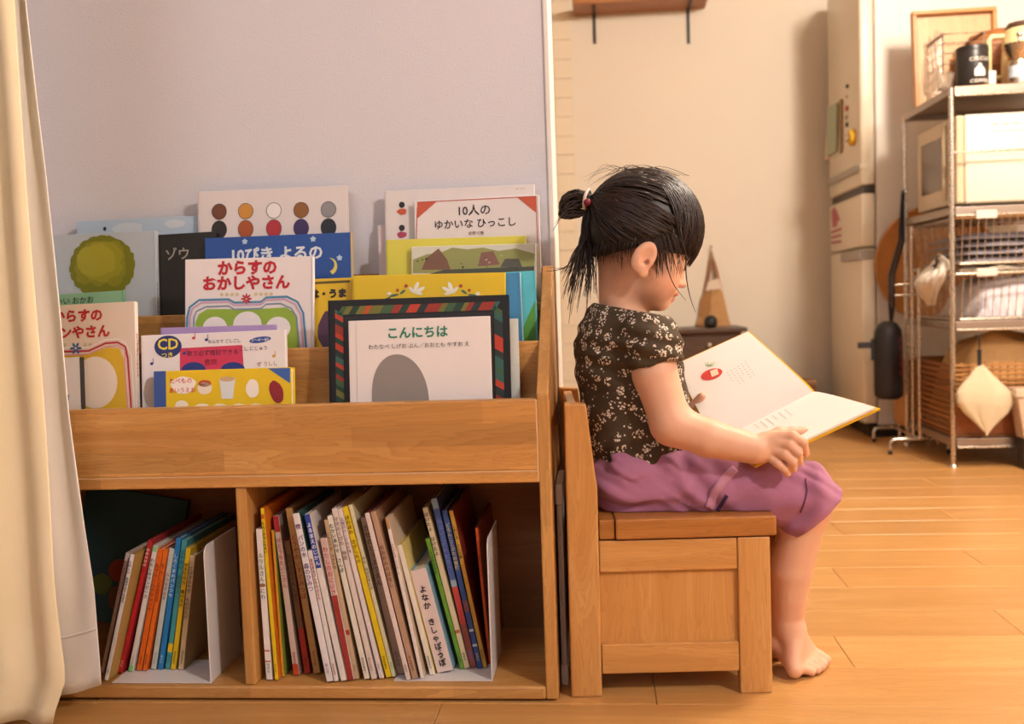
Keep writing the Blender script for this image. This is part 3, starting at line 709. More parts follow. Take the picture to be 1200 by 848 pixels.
def shelve(rows, group, xmin, xmax, ztop):
    Z0 = .0275; G = []
    for r_ in rows:
        z = r_[0]; fx, fy = z(r_[3], r_[4]); tx, ty = z(r_[1], r_[2])
        Y = float(np.clip(onZ(fx, fy, Z0)[1], .006, .09))
        a = onY(fx, fy, Y); b = onY(tx, ty, Y); w = onY(fx+r_[5]/(3.26 if z is not zl else 4.987), fy, Y)[0]-a[0]
        G.append([a[0], (b[0]-a[0])/(b[2]-Z0), min(b[2], ztop), w, Y])
    # neighbours may touch but not run into each other
    for i, g in enumerate(G):
        if i:
            p = G[i-1]; zc = min(p[2], g[2])
            need = .0028
            if g[0]-p[0] < need: g[0] = p[0]+need
            if (g[0]+g[1]*(zc-Z0))-(p[0]+p[1]*(zc-Z0)) < need: g[1] = (p[0]+p[1]*(zc-Z0)+need-g[0])/(zc-Z0)
    for i, g in enumerate(G):
        T = g[3]
        if i < len(G)-1:
            q = G[i+1]; zc = min(q[2], g[2])
            T = min(T, (q[0]-g[0])*.97, ((q[0]+q[1]*(zc-Z0))-(g[0]+g[1]*(zc-Z0)))*.97)
        g[3] = max(.0026, T)
    for r_, g in zip(rows, G):
        x0, s, zt, T, Y = g; ang = math.atan(s); co = math.cos(ang)
        H = (zt-Z0)/co; T *= co; D = min(BY-.014-Y, .20+.012*math.sin(x0*90))
        zlift = max(0.0, T*math.sin(ang)) if ang > 0 else 0.0
        m = Matrix.Translation(Vector((x0, Y, Z0+(zlift if ang > 0 else 0)))) @ Matrix.Rotation(ang, 4, 'Y')
        (_, _, _, _, _, _, sc_, cc, ttl, tcol, st, bands, lab) = r_
        t = thing('shelved_book', lab, 'book', matrix=m, group=group)
        bd = min(.0018, T*.25)
        c = MB(); c.box(0, bd, 0, D, 0, H, mi=1); c.box(T-bd, T, 0, D, 0, H, mi=1); c.box(0, T, -.0008, bd, 0, H, .0006, 0, 1)
        part(t, 'cover', c, [flat(sc_, .4, .04), flat(cc, .4, .08)])
        part(t, 'page_block', MB().box(bd, T-bd, bd, D-.003, .003, H-.003), M_PAGE)
        for (b0, b1, bc_) in bands:
            part(t, 'spine_band', MB().add([(T*.04, -.0011, b0*H), (T*.96, -.0011, b0*H), (T*.96, -.0011, b1*H), (T*.04, -.0011, b1*H)], [(0, 1, 2, 3)]), flat(bc_, .4, .04))
        if T > .0055:
            pb = text_mb(['福音館書店', '偕成社', 'ポプラ社', '童心社'][len(lab) % 4] if 'green ends' not in lab else 'こぐま社', min(T*.5, .006), 0, vertical=True, spacing=1.1)
            xs = [v[0] for v in pb.v]; w0 = max(xs)
            part(t, 'publisher_lettering', place(pb, lambda x, y, z: (T/2+x-w0/2, -.0014, H*.05+z)), flat(tcol if ttl else '#6a625e', .5, .0))
        if ttl and T > .0035:
            cs = min(T*.86, .0125); m_ = text_mb(ttl, cs, .0004 if T > .015 else (.00012 if T > .006 else 0), vertical=True, spacing=1.12 if len(ttl) < 11 else 1.0)
            if m_.v:
                xs = [v[0] for v in m_.v]; zs = [v[2] for v in m_.v]; w = max(xs); h = max(zs); k = min(1.0, (H*(1-st)-.01)/h)
                m_ = place(m_, lambda x, y, z: (T/2+(x-w/2)*k, -.0014, H*(1-st)-(h-z)*k))
                part(t, 'spine_lettering', m_, flat(tcol, .5, .0))
shelve(RB, 'picture books standing in the right cubby', XD1, XR0, .34)
shelve(LB, 'picture books standing in the left cubby', XL1, XD0, .34)
# dark book lying back in the far left corner
a = onY(84, 628, .20); b = onY(152, 612, .20)
t = thing('picture_book', 'dark teal picture book leaning against the back of left cubby, behind the curtain', 'book', (float(a[0])-.045, .240, .0640), (math.radians(-7), math.radians(10), 0))
closed_book(t, .20, .010, .25, '#24505c', 'L')
for k_, (x, z, r_, c) in enumerate(((.09, .10, .022, '#8f2a22'), (.13, .085, .02, '#a8862c'), (.06, .07, .02, '#5a6f2c'), (.15, .12, .016, '#8f3a24'), (.10, .05, .025, '#6a4a2c'))):
    etch(t, 'illustration', blob(x, z, r_, r_, 18, .0005+.0001*k_, .06, k_), c)
# metal bookends
M_BOOKEND = flat('#d9d3d3', .4, .02)
def bookend(label, px_top, px_foot, Y, base_px):
    b = onY(px_foot[0], px_foot[1], Y); h = onY(px_top[0], px_top[1], Y)[2]-.0255
    t = thing('bookend', label, 'bookend', (float(b[0]), Y, .0255), group='white metal bookends')
    prof = [(0, 0), (.135, 0), (.135, h)]+[(.018-.018*math.sin(i*math.pi/10), h-.018+.018*math.cos(i*math.pi/10)) for i in range(6)]
    part(t, 'upright_plate', MB().extr(prof, 'X', -.0008, .0012), M_BOOKEND)
    wx = float(b[0])-float(onY(base_px[0], base_px[1], Y)[0])
    part(t, 'base_plate', MB().box(-wx, .0, -.002, .10, .0001, .0012), M_BOOKEND)
bookend('white metal bookend holding the books in the left cubby', (237, 640), (247, 799), .012, (132, 800))
bookend('white metal bookend holding the books in the right cubby', (568, 632), (576.5, 796), .022, (462, 797))
# ------------------------------------------------------------------ curtains
def cloth(name, h, weave=900, rough=.9, h2=None, trans=0.0):
    t = NT(name); v = t.coords()
    n = t.noise(t.coords((weave, weave, weave*.15)), 1.0, 2); n2 = t.noise(t.coords((weave*.15, weave*.15, weave)), 1.0, 2); g = t.noise(v, 9, 3)
    c = lin(h); d = lin(h2) if h2 else tuple(x*.86 for x in c[:3])+(1,)
    t.set(t.mix(g, d, c), rough, spec=.15); t.b.inputs['Sheen Weight'].default_value = .15
    t.bump(t.math('ADD', n, n2), .25, .0008); return t.m
M_LINEN = cloth('white_linen', '#ece6e0', h2='#dcd4cc'); M_CREAM = cloth('cream_linen', '#e8dcc0', h2='#dccaa2')
def lerp_rows(rows, y):
    for (y0, a0, b0), (y1, a1, b1) in zip(rows, rows[1:]):
        if y <= y1 or (y1, a1, b1) == rows[-1]:
            k = (y-y0)/(y1-y0); return a0+(a1-a0)*k, b0+(b1-b0)*k
def curtain(name, label, mat, rows, Y0, ztop, hem, folds, amp, seed, sub):
    rd = random.Random(seed); ph = [rd.uniform(0, 6.28) for _ in range(4)]
    tp = thing(name, label, 'curtain', (-.95, Y0, 0))
    zb = hem
    def fn(u, v):
        z = ztop+(zb(u)-ztop)*v
        # pixel row at this height on the curtain plane (walk down the image)
        y = 424-(z-ZC)/ZK
        a, b = lerp_rows(rows, y)
        xa, xb = onY(a, y, Y0)[0], onY(b, y, Y0)[0]
        x = xa+(xb-xa)*u
        w = 1-.35*v
        yy = Y0+amp*w*math.sin(folds*2*math.pi*u+ph[0]+.5*math.sin(3*v+ph[1]))+amp*.3*math.sin(folds*5.1*u+ph[2]+2*v)+.003*math.sin(23*v+9*u+ph[3])*v
        return (x+.004*math.sin(7*v+ph[2])*v*u*0, yy, z)
    A = onY(60, 424, Y0); B = onY(60, 500, Y0); ZC = A[2]; ZK = (A[2]-B[2])/76.0
    part(tp, 'cloth', MB().grid(fn, 90, 110, .0018), mat, world=True, smooth=180)
    for nm, f2, m2 in sub:
        m = MB().grid(lambda u, v: f2(fn, u, v), 60, 2, .0010); part(tp, nm, m, m2, world=True, smooth=180)
    return tp
# rows: (pixel row, left pixel, right pixel)
curtain('curtain', 'white linen curtain edge hanging in front of the bookcase', M_LINEN,
        [(-1400, -40, -10), (0, 4, 33), (200, 8, 56), (480, 26, 83), (690, 44, 112), (800, 52, 119), (860, 54, 121)], -.055, 2.44,
        lambda u: .030+.020*u*u, 1.4, .007, 4,
        [('hem_stitching', lambda fn, u, v: (lambda p: (p[0], p[1]-.0014, p[2]))(fn(u, .961+.0016*v)), M_LINEN)])
curtain('curtain', 'cream linen curtain at the left edge of the picture', M_CREAM,
        [(-1400, -120, -10), (0, -95, 15), (480, -85, 52), (690, -80, 66), (800, -80, 80), (848, -80, 64), (900, -80, 60)], -.105, 2.44,
        lambda u: .001+.012*(1-math.cos(5*u))*.4+.02*max(0, u-.8), 2.6, .016, 9, [])

# ------------------------------------------------------------------ chair
OD, OM, OL = '#a46c34', '#c48b4c', '#d29e62'
M_OAKX = wood('oak_along_x', OD, OM, OL, 'X', .36, tone=.12); M_OAKZ = wood('oak_along_z', OD, OM, OL, 'Z', .36, tone=.12); M_OAKY = wood('oak_along_y', OD, OM, OL, 'Y', .36, tone=.12)
M_SEAT = wood('seat_oak', '#7d4a20', '#a4682f', '#b57a3e', 'X', .34, tone=.12)
CA = math.radians(3.8)
ch = thing('child_chair', 'low honey oak box chair with panelled side, child sitting on it', 'chair', (-.064, .017, 0), (0, 0, CA))
CL, CW = .3165, .300
post = [(0, 0), (.0485, 0), (.0505, .335), (.048, .352), (.0365, .466), (.0025, .468)]
for y0 in (0, CW-.026):
    part(ch, 'rear_post', MB().extr(post, 'Y', y0, y0+.026, .003), M_OAKZ)
    part(ch, 'front_post', MB().box(CL-.0505, CL, y0, y0+.026, 0, .2495, .0025), M_OAKZ)
    part(ch, 'top_side_rail', MB().box(.0505, CL-.051, y0+.002, y0+.024, .199, .2490, .002), M_OAKX)
    part(ch, 'bottom_side_rail', MB().box(.0500, CL-.051, y0+.002, y0+.024, .036, .0835, .002), M_OAKX)
    part(ch, 'side_panel', MB().box(.046, CL-.047, y0+.0095, y0+.0165, .078, .204), M_OAKZ)
    part(ch, 'leg_pad', MB().box(CL-.048, CL-.003, y0+.002, y0+.024, -.0001, .003), flat('#8f8a84', .7))
part(ch, 'front_panel', MB().box(CL-.030, CL-.018, .027, CW-.027, .05, .248, .001), M_OAKY)
part(ch, 'rear_panel', MB().box(.012, .024, .027, CW-.027, .05, .283, .001), M_OAKY)
part(ch, 'bottom_board', MB().box(.026, CL-.032, .018, CW-.018, .05, .058), M_OAKY)
part(ch, 'seat_strip', MB().box(.0515, .0755, .002, CW-.002, .2515, .2825, .002), M_SEAT)
part(ch, 'seat_lid', MB().box(.0770, .3265, -.003, CW+.003, .2515, .2835, .003), M_SEAT)
part(ch, 'top_back_rail', MB().box(.008, .024, .027, CW-.027, .405, .462, .003), M_OAKY)
part(ch, 'back_slat', MB().box(.009, .022, .027, CW-.027, .315, .355, .003), M_OAKY)

# slim white case squeezed between bookcase and chair
M_PLAS = flat('#c9c2c0', .4, .03)
wc = thing('storage_case', 'slim white plastic case squeezed between the bookcase and chair', 'case', (-.0765, .068, 0))
part(wc, 'body', MB().box(-.0045, .0050, 0, .13, .012, .298, .002), M_PLAS)
part(wc, 'lid_rim', MB().box(-.0062, .0064, -.003, .133, .298, .332, .003), flat('#d8d2d0', .4, .03))
part(wc, 'rib', MB().box(-.0018, .0008, -.003, .0005, .03, .290, .001), M_PLAS)
for y0 in (.004, .10): part(wc, 'foot', MB().box(-.0060, .0062, y0-.006, y0+.018, 0, .034, .003), flat('#dcd7d4', .5, .03))
# ------------------------------------------------------------------ kitchen
def metal(name, h, rough=.25):
    t = NT(name); n = t.noise(t.coords((40, 40, 40)), 3, 2); t.set(lin(h), rough, 1.0)
    t.l(t.math('ADD', t.math('MULTIPLY', n, .12), rough-.06), t.b.inputs['Roughness']); return t.m
M_CHROME = metal('chrome_wire', '#cfc4b6', .28); M_GREYM = metal('grey_metal', '#a39488', .42); M_BLK = flat('#1d1a19', .5, .05); M_DKM = flat('#3a2f28', .5)
M_FRIDGE = flat('#e0d5c0', .35, .02); M_FRSIDE = flat('#d9d2c9', .45, .02); M_GREYP = flat('#a29a90', .4)
# wall shelf
ws = thing('wall_shelf', 'brown wooden shelf board high on the cream wall', 'shelf', (.22, KY, 2.0))
M_SHELFW = wood('wall_shelf_wood', '#7a4620', '#9a6032', '#a8703c', 'X', .45)
p0 = onY(672, 16, KY); p1 = onY(826, 13.5, KY); zs = float(p0[2]+p1[2])/2
part(ws, 'board', MB().box(p0[0], p1[0], KY-.20, KY-.001, zs, zs+.032, .002), M_SHELFW, world=True)
for px in (697, 807):
    b = onY(px, 51, KY-.006); x = float(b[0])
    part(ws, 'bracket', MB().box(x-.007, x+.007, KY-.0055, KY-.0005, float(b[2]), zs).box(x-.007, x+.007, KY-.17, KY-.0005, zs-.006, zs-.0005), M_BLK, world=True, label='black flat steel bracket')
# hanging bag
hk = onY(833.5, 291, KY-.02)
bg = thing('paper_bag', 'tan paper bag with long handles hanging on the cream wall', 'bag', tuple(map(float, hk)))
def bagpt(px, py, Y): return onY(px, py, Y)
prof = [(816, 381, 857, 382.5), (819, 372, 854, 372), (822, 350, 849, 350), (827, 340, 846, 338)]
m = MB(); vs = []; 
for (a, ya, b, yb) in prof:
    A = bagpt(a, ya, KY-.05); B = bagpt(b, yb, KY-.05); Mx = A*.62+B*.38
    vs += [(A[0], KY-.02, A[2]), (Mx[0], KY-.09, Mx[2]), (B[0], KY-.05, B[2]), (B[0]-.01, KY-.006, B[2]), (A[0]+.02, KY-.006, A[2])]
fs = []
for i in range(3):
    for j in range(5): fs.append((i*5+j, i*5+(j+1) % 5, (i+1)*5+(j+1) % 5, (i+1)*5+j))
fs += [(0, 1, 2, 3, 4)]
m.add(vs, fs); M_PAPER = flat('#b98a5a', .8, .12)
part(bg, 'body', m, M_PAPER, world=True)
for dx, Y in ((0, KY-.02), (3, KY-.05)):
    a = onY(827+dx*.6, 342, Y); b = onY(845-dx*.4, 340, Y); c = onY(833.5, 293, KY-.02)
    part(bg, 'handle', MB().tube([a, (a+c)/2+np.array([.004, 0, .01]), c, (b+c)/2+np.array([.002, 0, .01]), b], .0065, 6), flat('#c28d78' if dx == 0 else '#9c6a4a', .7), world=True, smooth=60)
part(bg, 'top_fold', MB().extr([(float(bagpt(827, 340, KY-.05)[0]), float(bagpt(827, 341, KY-.05)[2])), (float(bagpt(846, 338, KY-.05)[0]), float(bagpt(846, 341, KY-.05)[2])), (float(bagpt(842, 328, KY-.05)[0]), float(bagpt(842, 326, KY-.05)[2])), (float(bagpt(830, 330, KY-.05)[0]), float(bagpt(829, 330, KY-.05)[2]))], 'Y', KY-.055, KY-.012), flat('#d6c2ae', .7), world=True)
single('wall_hook', MB().tube([(hk[0], KY-.001, hk[2]+.012), (hk[0], KY-.03, hk[2]+.004), (hk[0], KY-.034, hk[2]+.014)], .003, 8), M_CHROME, 'small metal wall hook holding the paper bag', 'hook', smooth=60)
# dark chest below it
M_DARKW = wood('dark_stained_wood', '#2e1d14', '#4a3222', '#5d4230', 'X', .4); M_MIDW = wood('mid_brown_wood', '#5a3920', '#7a5030', '#8f6440', 'X', .4)
c0 = onY(772, 386, 3.06); c1 = onY(876, 384, 3.06)
cx0, cx1, ct = float(c0[0]), float(c1[0]), float((c0[2]+c1[2])/2)
dc = thing('wooden_chest', 'dark brown wooden chest with a thin top, behind the open book', 'chest', ((cx0+cx1)/2, 3.2, 0))
part(dc, 'top_board', MB().box(cx0, cx1, 3.06, 3.42, ct-.02, ct, .003), M_DARKW, world=True)
part(dc, 'body', MB().box(cx0+.02, cx1-.02, 3.10, 3.41, .03, ct-.0205, .003), M_MIDW, world=True)
for z0 in (.055, .20, .335):
    d = part(dc, 'drawer', MB().box(cx0+.035, cx1-.035, 3.085, 3.0995, z0, z0+.115 if z0 < .3 else ct-.035, .002), M_DARKW if z0 > .3 else M_MIDW, world=True)
    part(d, 'knob', MB().ball(((cx0+cx1)/2+.03, 3.075, z0+.06), .013, n=12, m=8), M_CHROME, world=True, smooth=180)
for sx in (cx0+.03, cx1-.03):
    for sy in (3.13, 3.39): part(dc, 'foot', MB().box(sx-.015, sx+.015, sy-.015, sy+.015, 0, .0295), M_DARKW, world=True)
k = onY(833.5, 384, 3.12)
pt = thing('iron_pot', 'small black domed iron pot on the dark chest', 'pot', (float(k[0]), 3.14, ct))
part(pt, 'body', MB().lathe([(.014, .0005), (.026, .004), (.031, .022), (.028, .042), (.018, .055), (0, .060)], n=20), M_BLK, smooth=180)
part(pt, 'lid_knob', MB().ball((0, 0, .062), .005, n=10, m=6), M_CHROME, smooth=180)
# low brown box mostly hidden by the book
k = onY(957, 446, 3.15); 
lb = thing('wooden_box', 'low brown wooden box by the wall, its corner showing past the open book', 'box', (float(k[0])-.15, 3.25, 0))
zt = float(k[2]); 
part(lb, 'body', MB().box(-.15, .15, -.10, .10, 0, zt-.014, .003), M_MIDW); part(lb, 'lid', MB().box(-.152, .152, -.102, .102, zt-.0135, zt, .003), wood('box_lid_wood', '#8a5a2c', '#a87440', '#b98a52', 'X', .4))
# ------------------------------------------------------------------ fridge
FX = float(onY(1010, 300, 2.75)[0]); FY0, FY1 = 2.75, 3.32
fr = thing('refrigerator', 'tall cream refrigerator with its doors facing left', 'refrigerator', (FX+.3, 3.03, 0))
part(fr, 'cabinet', MB().box(FX+.062, FX+.66, FY0+.004, FY1, .05, 2.0, .006), M_FRSIDE, world=True)
part(fr, 'base_plinth', MB().box(FX+.03, FX+.64, FY0+.02, FY1-.01, .0, .0495), M_BLK, world=True)
def door(z0, z1):
    return part(fr, 'door', MB().box(FX, FX+.058, FY0, FY1, z0, z1, .012, seg=3), M_FRIDGE, world=True, smooth=35)
d1 = door(1.062, 1.99); d2 = door(.805, 1.028); d3 = door(.058, .798)
part(fr, 'door_gap', MB().box(FX+.012, FX+.06, FY0+.01, FY1-.01, 1.029, 1.0615), M_DKM, world=True)
part(d1, 'handle', MB().box(FX-.014, FX+.004, FY0+.02, FY1-.03, 1.118, 1.150, .004), M_GREYP, world=True, label='grey grip strip near the bottom of the upper door')
part(d1, 'grip_cap', MB().box(FX-.004, FX+.03, FY0-.003, FY0+.012, 1.128, 1.150, .002), M_FRIDGE, world=True)
part(d3, 'handle', MB().box(FX-.012, FX+.056, FY0-.005, FY0+.32, .752, .792, .004), M_GREYP, world=True, label='grey grip strip at the top of the lower door')
# red mark on the middle door
def dface(px, py, off=.0008):
    q = onX(px, py, FX); return (FX-off, float(q[1]), float(q[2]))
m = MB(); M_RED = flat('#b0606a', .6)
def dpoly(pts): return MB().add([dface(*p) for p in pts], [tuple(range(len(pts)))])
part(d2, 'printed_mark', dpoly([(978, 242), (981, 247), (985, 258), (982, 259), (981, 265), (976, 267), (975, 255), (974.5, 247)]), M_RED, world=True, label='faded red emblem')
for k_ in range(3):
    y = 269+k_*6; part(d2, 'printed_mark', dpoly([(974, y+2), (986, y-3+k_*1.5), (986.5, y+.5+k_*1.5), (974.5, y+5)]), M_RED, world=True)
# magnets and notes on the upper door
def magnet(px, py, r, col, label, name='fridge_magnet'):
    c = dface(px, py, 0)
    m = MB().lathe([(r, 0), (r, .006), (r*.8, .009), (0, .010)], n=16); m = place(m, lambda x, y, z: (c[0]-z-.0005, c[1]+x, c[2]+y))
    return single(name, m, flat(col, .35), label, 'magnet', smooth=40)
magnet(994, 101, .009, '#3a2a22', 'black round magnet, highest on the upper refrigerator door')
magnet(993, 113, .008, '#d9c8a8', 'cream round magnet under the black one on refrigerator')
magnet(993.5, 127, .011, '#b3322a', 'red round magnet on the refrigerator door')
magnet(993, 137, .011, '#b8aea2', 'silver round magnet on the refrigerator door')
magnet(993.5, 146, .010, '#3a3028', 'dark brown round magnet just above the yellow clip')
cy = dface(1001, 161, 0)
yc = thing('clip_magnet', 'yellow round clip magnet with a silver centre on refrigerator', 'magnet', cy)
m = place(MB().lathe([(.034, .001), (.036, .010), (.030, .022), (0, .024)], n=24), lambda x, y, z: (-z, x, y)); part(yc, 'disc', m, flat('#d8a81c', .4), smooth=40)
m = place(MB().lathe([(.015, .024), (.016, .032), (.010, .038), (0, .039)], n=16), lambda x, y, z: (-z, x+.006, y-.003)); part(yc, 'centre', m, M_CHROME, smooth=40)
def sheet(name, pts, col, label, off, th=.0015):
    vs = [dface(*p, off) for p in pts]; n = len(vs)
    m = MB().add(vs+[(v[0]-th, v[1], v[2]) for v in vs], [tuple(range(n)), tuple(range(2*n-1, n-1, -1))]+[(i, (i+1) % n, (i+1) % n+n, i+n) for i in range(n)])
    return single(name, m, flat(col, .7), label, 'note')
sheet('paper_note', [(976, 122), (970, 124), (967, 188), (973, 186)], '#d6bfae', 'pinkish paper sheet hanging at the far side of refrigerator door', .001)
sheet('note_pad', [(983.5, 120), (973, 125), (971, 183), (982, 178)], '#a9b29a', 'grey green note pad clipped on the refrigerator door', .005, .008)
sheet('pencil_strip', [(988, 116), (985.5, 117), (985.5, 180), (988, 178)], '#9c7a4a', 'narrow brown strip beside the grey green note pad', .003, .004)

# ------------------------------------------------------------------ wire rack
RX0, RX1, RY0, RY1 = 1.206, 1.86, 2.012, 2.525
rk = thing('wire_rack', 'chrome kitchen rack loaded with microwave and baskets', 'rack', ((RX0+RX1)/2, (RY0+RY1)/2, 0))
for x in (RX0, RX1):
    for y in (RY0, RY1):
        po = part(rk, 'post', MB().tube([(x, y, .022), (x, y, 1.30)], .0085, 10), M_CHROME, world=True, smooth=60)
        part(po, 'levelling_foot', MB().lathe([(.016, 0), (.014, .008), (.006, .012), (.006, .024)], (x, y, 0), 12), M_CHROME, world=True, smooth=60)
def rshelf(z, plate=True, h=.026):
    sh = part(rk, 'shelf', MB().box(RX0+.009, RX1-.009, RY0-.006, RY0+.006, z-h, z, .002).box(RX0+.009, RX1-.009, RY1-.006, RY1+.006, z-h, z, .002)
         .box(RX0-.006, RX0+.006, RY0+.009, RY1-.009, z-h, z, .002).box(RX1-.006, RX1+.006, RY0+.009, RY1-.009, z-h, z, .002).box(RX0+.004, RX1-.004, RY0+.004, RY1-.004, z-.006, z-.002), M_GREYM, world=True)
    part(sh, 'front_bar', MB().tube([(RX0+.01, RY0-.010, z-h-.004), (RX1-.01, RY0-.010, z-h-.004)], .0045, 8), M_CHROME, world=True, smooth=60)
    return sh
ZS = [1.303, .897, .506, .100]
for z in ZS: rshelf(z)
part(rk, 'guard_bar', MB().tube([(RX0, RY0, 1.082), (RX1, RY0, 1.082)], .004, 8), M_CHROME, world=True, smooth=60)
for z in (.868, .672):
    q = onY(1153, 248, RY0); part(rk, 'label_plate', MB().box(float(q[0])-.032, float(q[0])+.036, RY0-.022, RY0-.016, z-.014, z+.014, .002), flat('#d8cfc6', .4), world=True, label='small white label plate')
def wire_basket(label, ztop, zbot):
    b = thing('wire_basket', label, 'basket', (1.5, 2.26, zbot), group='pull out wire baskets')
    X0, X1, Y0, Y1 = RX0+.016, RX1-.02, RY0+.012, RY1-.02; ins = .022
    part(b, 'rim', MB().tube([(X0, Y0, ztop), (X1, Y0, ztop), (X1, Y1, ztop), (X0, Y1, ztop), (X0, Y0, ztop)], .005, 6), M_CHROME, world=True)
    part(b, 'bottom_frame', MB().tube([(X0+ins, Y0+ins, zbot+.004), (X1-ins, Y0+ins, zbot+.004), (X1-ins, Y1-ins, zbot+.004), (X0+ins, Y1-ins, zbot+.004), (X0+ins, Y0+ins, zbot+.004)], .004, 6), M_CHROME, world=True)
    n = 13
    for i in range(1, 24):
        x = X0+(X1-X0)*i/24
        if x > 1.50: continue
        part(b, 'wire', MB().tube([(x, Y0, ztop), (x, Y0+ins, zbot+.004), (x, Y1-ins, zbot+.004), (x, Y1, ztop)], .0019, 5), M_CHROME, world=True)
    for i in range(1, 16):
        y = Y0+(Y1-Y0)*i/16
        part(b, 'wire', MB().tube([(X0, y, ztop), (X0+ins, y, zbot+.004), (X1-ins, y, zbot+.004), (X1, y, ztop)], .0019, 5), M_CHROME, world=True)
    return X0+ins, X1-ins, Y0+ins, Y1-ins
bA = wire_basket('upper wire basket of folded blue grey cloths under the microwave', .862, .700)
bB = wire_basket('lower wire basket heaped with white cloths in the rack', .668, .5075)
M_BLUEC = cloth('blue_grey_cloth', '#8f8da3', h2='#a59a96'); M_WHITEC = cloth('white_lilac_cloth', '#e6dfd8', h2='#bdb9cc')
def heap(name, label, X0, X1, Y0, Y1, z0, h, mat, seed, cat='cloth', rough=.012, group=None, fold=9):
    rd = random.Random(seed); ph = [rd.uniform(0, 6.3) for _ in range(8)]
    def top(u, v):
        e = (1-abs(2*u-1)**6)*(1-abs(2*v-1)**6)
        w = rough*(math.sin(fold*u+ph[0]+2*math.sin(3*v+ph[1]))+.6*math.sin(fold*1.7*v+ph[2]+3*u)+.4*math.sin(19*u+13*v+ph[3]))
        return (X0+(X1-X0)*u+.006*math.sin(9*v+ph[4]), Y0+(Y1-Y0)*v+.006*math.sin(11*u+ph[5]), z0+max(.004, e*(h+w)))
    nu, nv = 60, 40; m = MB()
    P = [[top(i/nu, j/nv) for j in range(nv+1)] for i in range(nu+1)]; W = nv+1
    vs = [p for r_ in P for p in r_]; o = len(vs); vs += [(p[0], p[1], z0) for r_ in P for p in r_]
    fs = [(i*W+j, (i+1)*W+j, (i+1)*W+j+1, i*W+j+1) for i in range(nu) for j in range(nv)]
    fs += [(o+i*W+j, o+i*W+j+1, o+(i+1)*W+j+1, o+(i+1)*W+j) for i in range(nu) for j in range(nv)]
    for i in range(nu): fs += [(i*W, o+i*W, o+(i+1)*W, (i+1)*W), (i*W+nv, (i+1)*W+nv, o+(i+1)*W+nv, o+i*W+nv)]
    for j in range(nv): fs += [(j, j+1, o+j+1, o+j), (nu*W+j, o+nu*W+j, o+nu*W+j+1, nu*W+j+1)]
    m.add(vs, fs); return single(name, m, mat, label, cat, smooth=180, group=group)
for k_ in range(4):
    z0 = .7085+k_*.027; heap('folded_cloth', ['lowest', 'second lowest', 'second highest', 'topmost'][k_]+' folded blue grey cloth in the upper wire basket', bA[0]+.012+.004*k_, 1.62, bA[2]+.012+.003*k_, bA[3]-.02, z0, .0245, M_BLUEC, 20+k_, rough=.0012, group='folded cloths in the upper basket')
heap('bundled_cloth', 'white and lilac cloths bundled in the lower wire basket', bB[0]+.06, 1.66, bB[2]+.01, bB[3]-.02, .516, .135, M_WHITEC, 31, rough=.012)
heap('folded_towel', 'cream towel lying along the top of the lower basket', RX0+.05, 1.50, RY0+.05, RY0+.24, .6785, .016, cloth('cream_towel', '#ddd0ba'), 33, rough=.005)
# crumpled bag hanging over the basket's left rim
M_BAGP = flat('#d9cfc2', .35, .10); rd = random.Random(5)
def bagfn(u, v):
    a = 2*math.pi*u; r_ = .018+.080*math.sin(math.pi*min(1, v*1.05)**.7)*(1-.45*v)
    cr = .010*math.sin(7*a+5*v)+.006*math.sin(13*a-9*v+1)
    return (1.190-.018*math.sin(3*v)+(r_+cr)*.40*math.cos(a)*1.1, 2.12+.05*v+(r_+cr)*1.25*math.sin(a), .715-.155*v+.03*math.cos(a)*(1-v))
single('plastic_bag', MB().grid(bagfn, 40, 24, .0008), M_BAGP, 'crumpled pale plastic bag hanging over the left rim of the lower basket', 'bag', smooth=180)
# microwave
mw = thing('microwave', 'cream white microwave oven turned sideways on the rack', 'microwave', (1.5, 2.24, ZS[1]))
MX0, MX1, MY0, MY1, MZ0, MZ1 = 1.232, 1.74, 2.045, 2.46, ZS[1]+.014, 1.215
M_MW = flat('#e4dac6', .4, .02)
part(mw, 'housing', MB().box(MX0+.03, MX1, MY0, MY1, MZ0, MZ1, .010, seg=3), M_MW, world=True, smooth=35)
dr = part(mw, 'door', MB().box(MX0, MX0+.029, MY0+.085, MY1-.002, MZ0+.002, MZ1-.002, .006), flat('#d3c4aa', .4, .02), world=True)
part(mw, 'control_panel', MB().box(MX0+.003, MX0+.029, MY0+.004, MY0+.083, MZ0+.002, MZ1-.002, .005), flat('#c9b797', .4, .02), world=True)
part(dr, 'window', MB().box(MX0-.0015, MX0+.004, MY0+.125, MY1-.05, MZ0+.062, MZ1-.052, .002), flat('#6f5d4e', .15, .02), world=True, label='dark door window')
part(dr, 'handle', MB().box(MX0-.014, MX0-.001, MY0+.088, MY0+.102, MZ0+.02, MZ1-.02, .004), flat('#cbb99a', .4), world=True)
part(mw, 'display', MB().box(MX0+.001, MX0+.005, MY0+.02, MY0+.068, MZ1-.075, MZ1-.045), flat('#3a322c', .2), world=True)
for k_ in range(2): part(mw, 'dial', place(MB().lathe([(.017, 0), (.016, .014), (0, .015)], n=20), lambda x, y, z: (MX0+.004-z, MY0+.045+x, MZ0+.16-.07*k_+y)), flat('#b7a584', .4), world=True, smooth=40)
for k_ in range(7):
    x = MX0+.12+k_*.034; part(mw, 'vent_slot', MB().box(x, x+.022, MY0-.0008, MY0+.002, MZ1-.040, MZ1-.036), flat('#a39678', .6), world=True)
part(mw, 'side_rib', MB().box(MX0+.12, MX1-.02, MY0-.002, MY0+.002, MZ1-.062, MZ1-.055, .0008), flat('#ece2ce', .4), world=True)
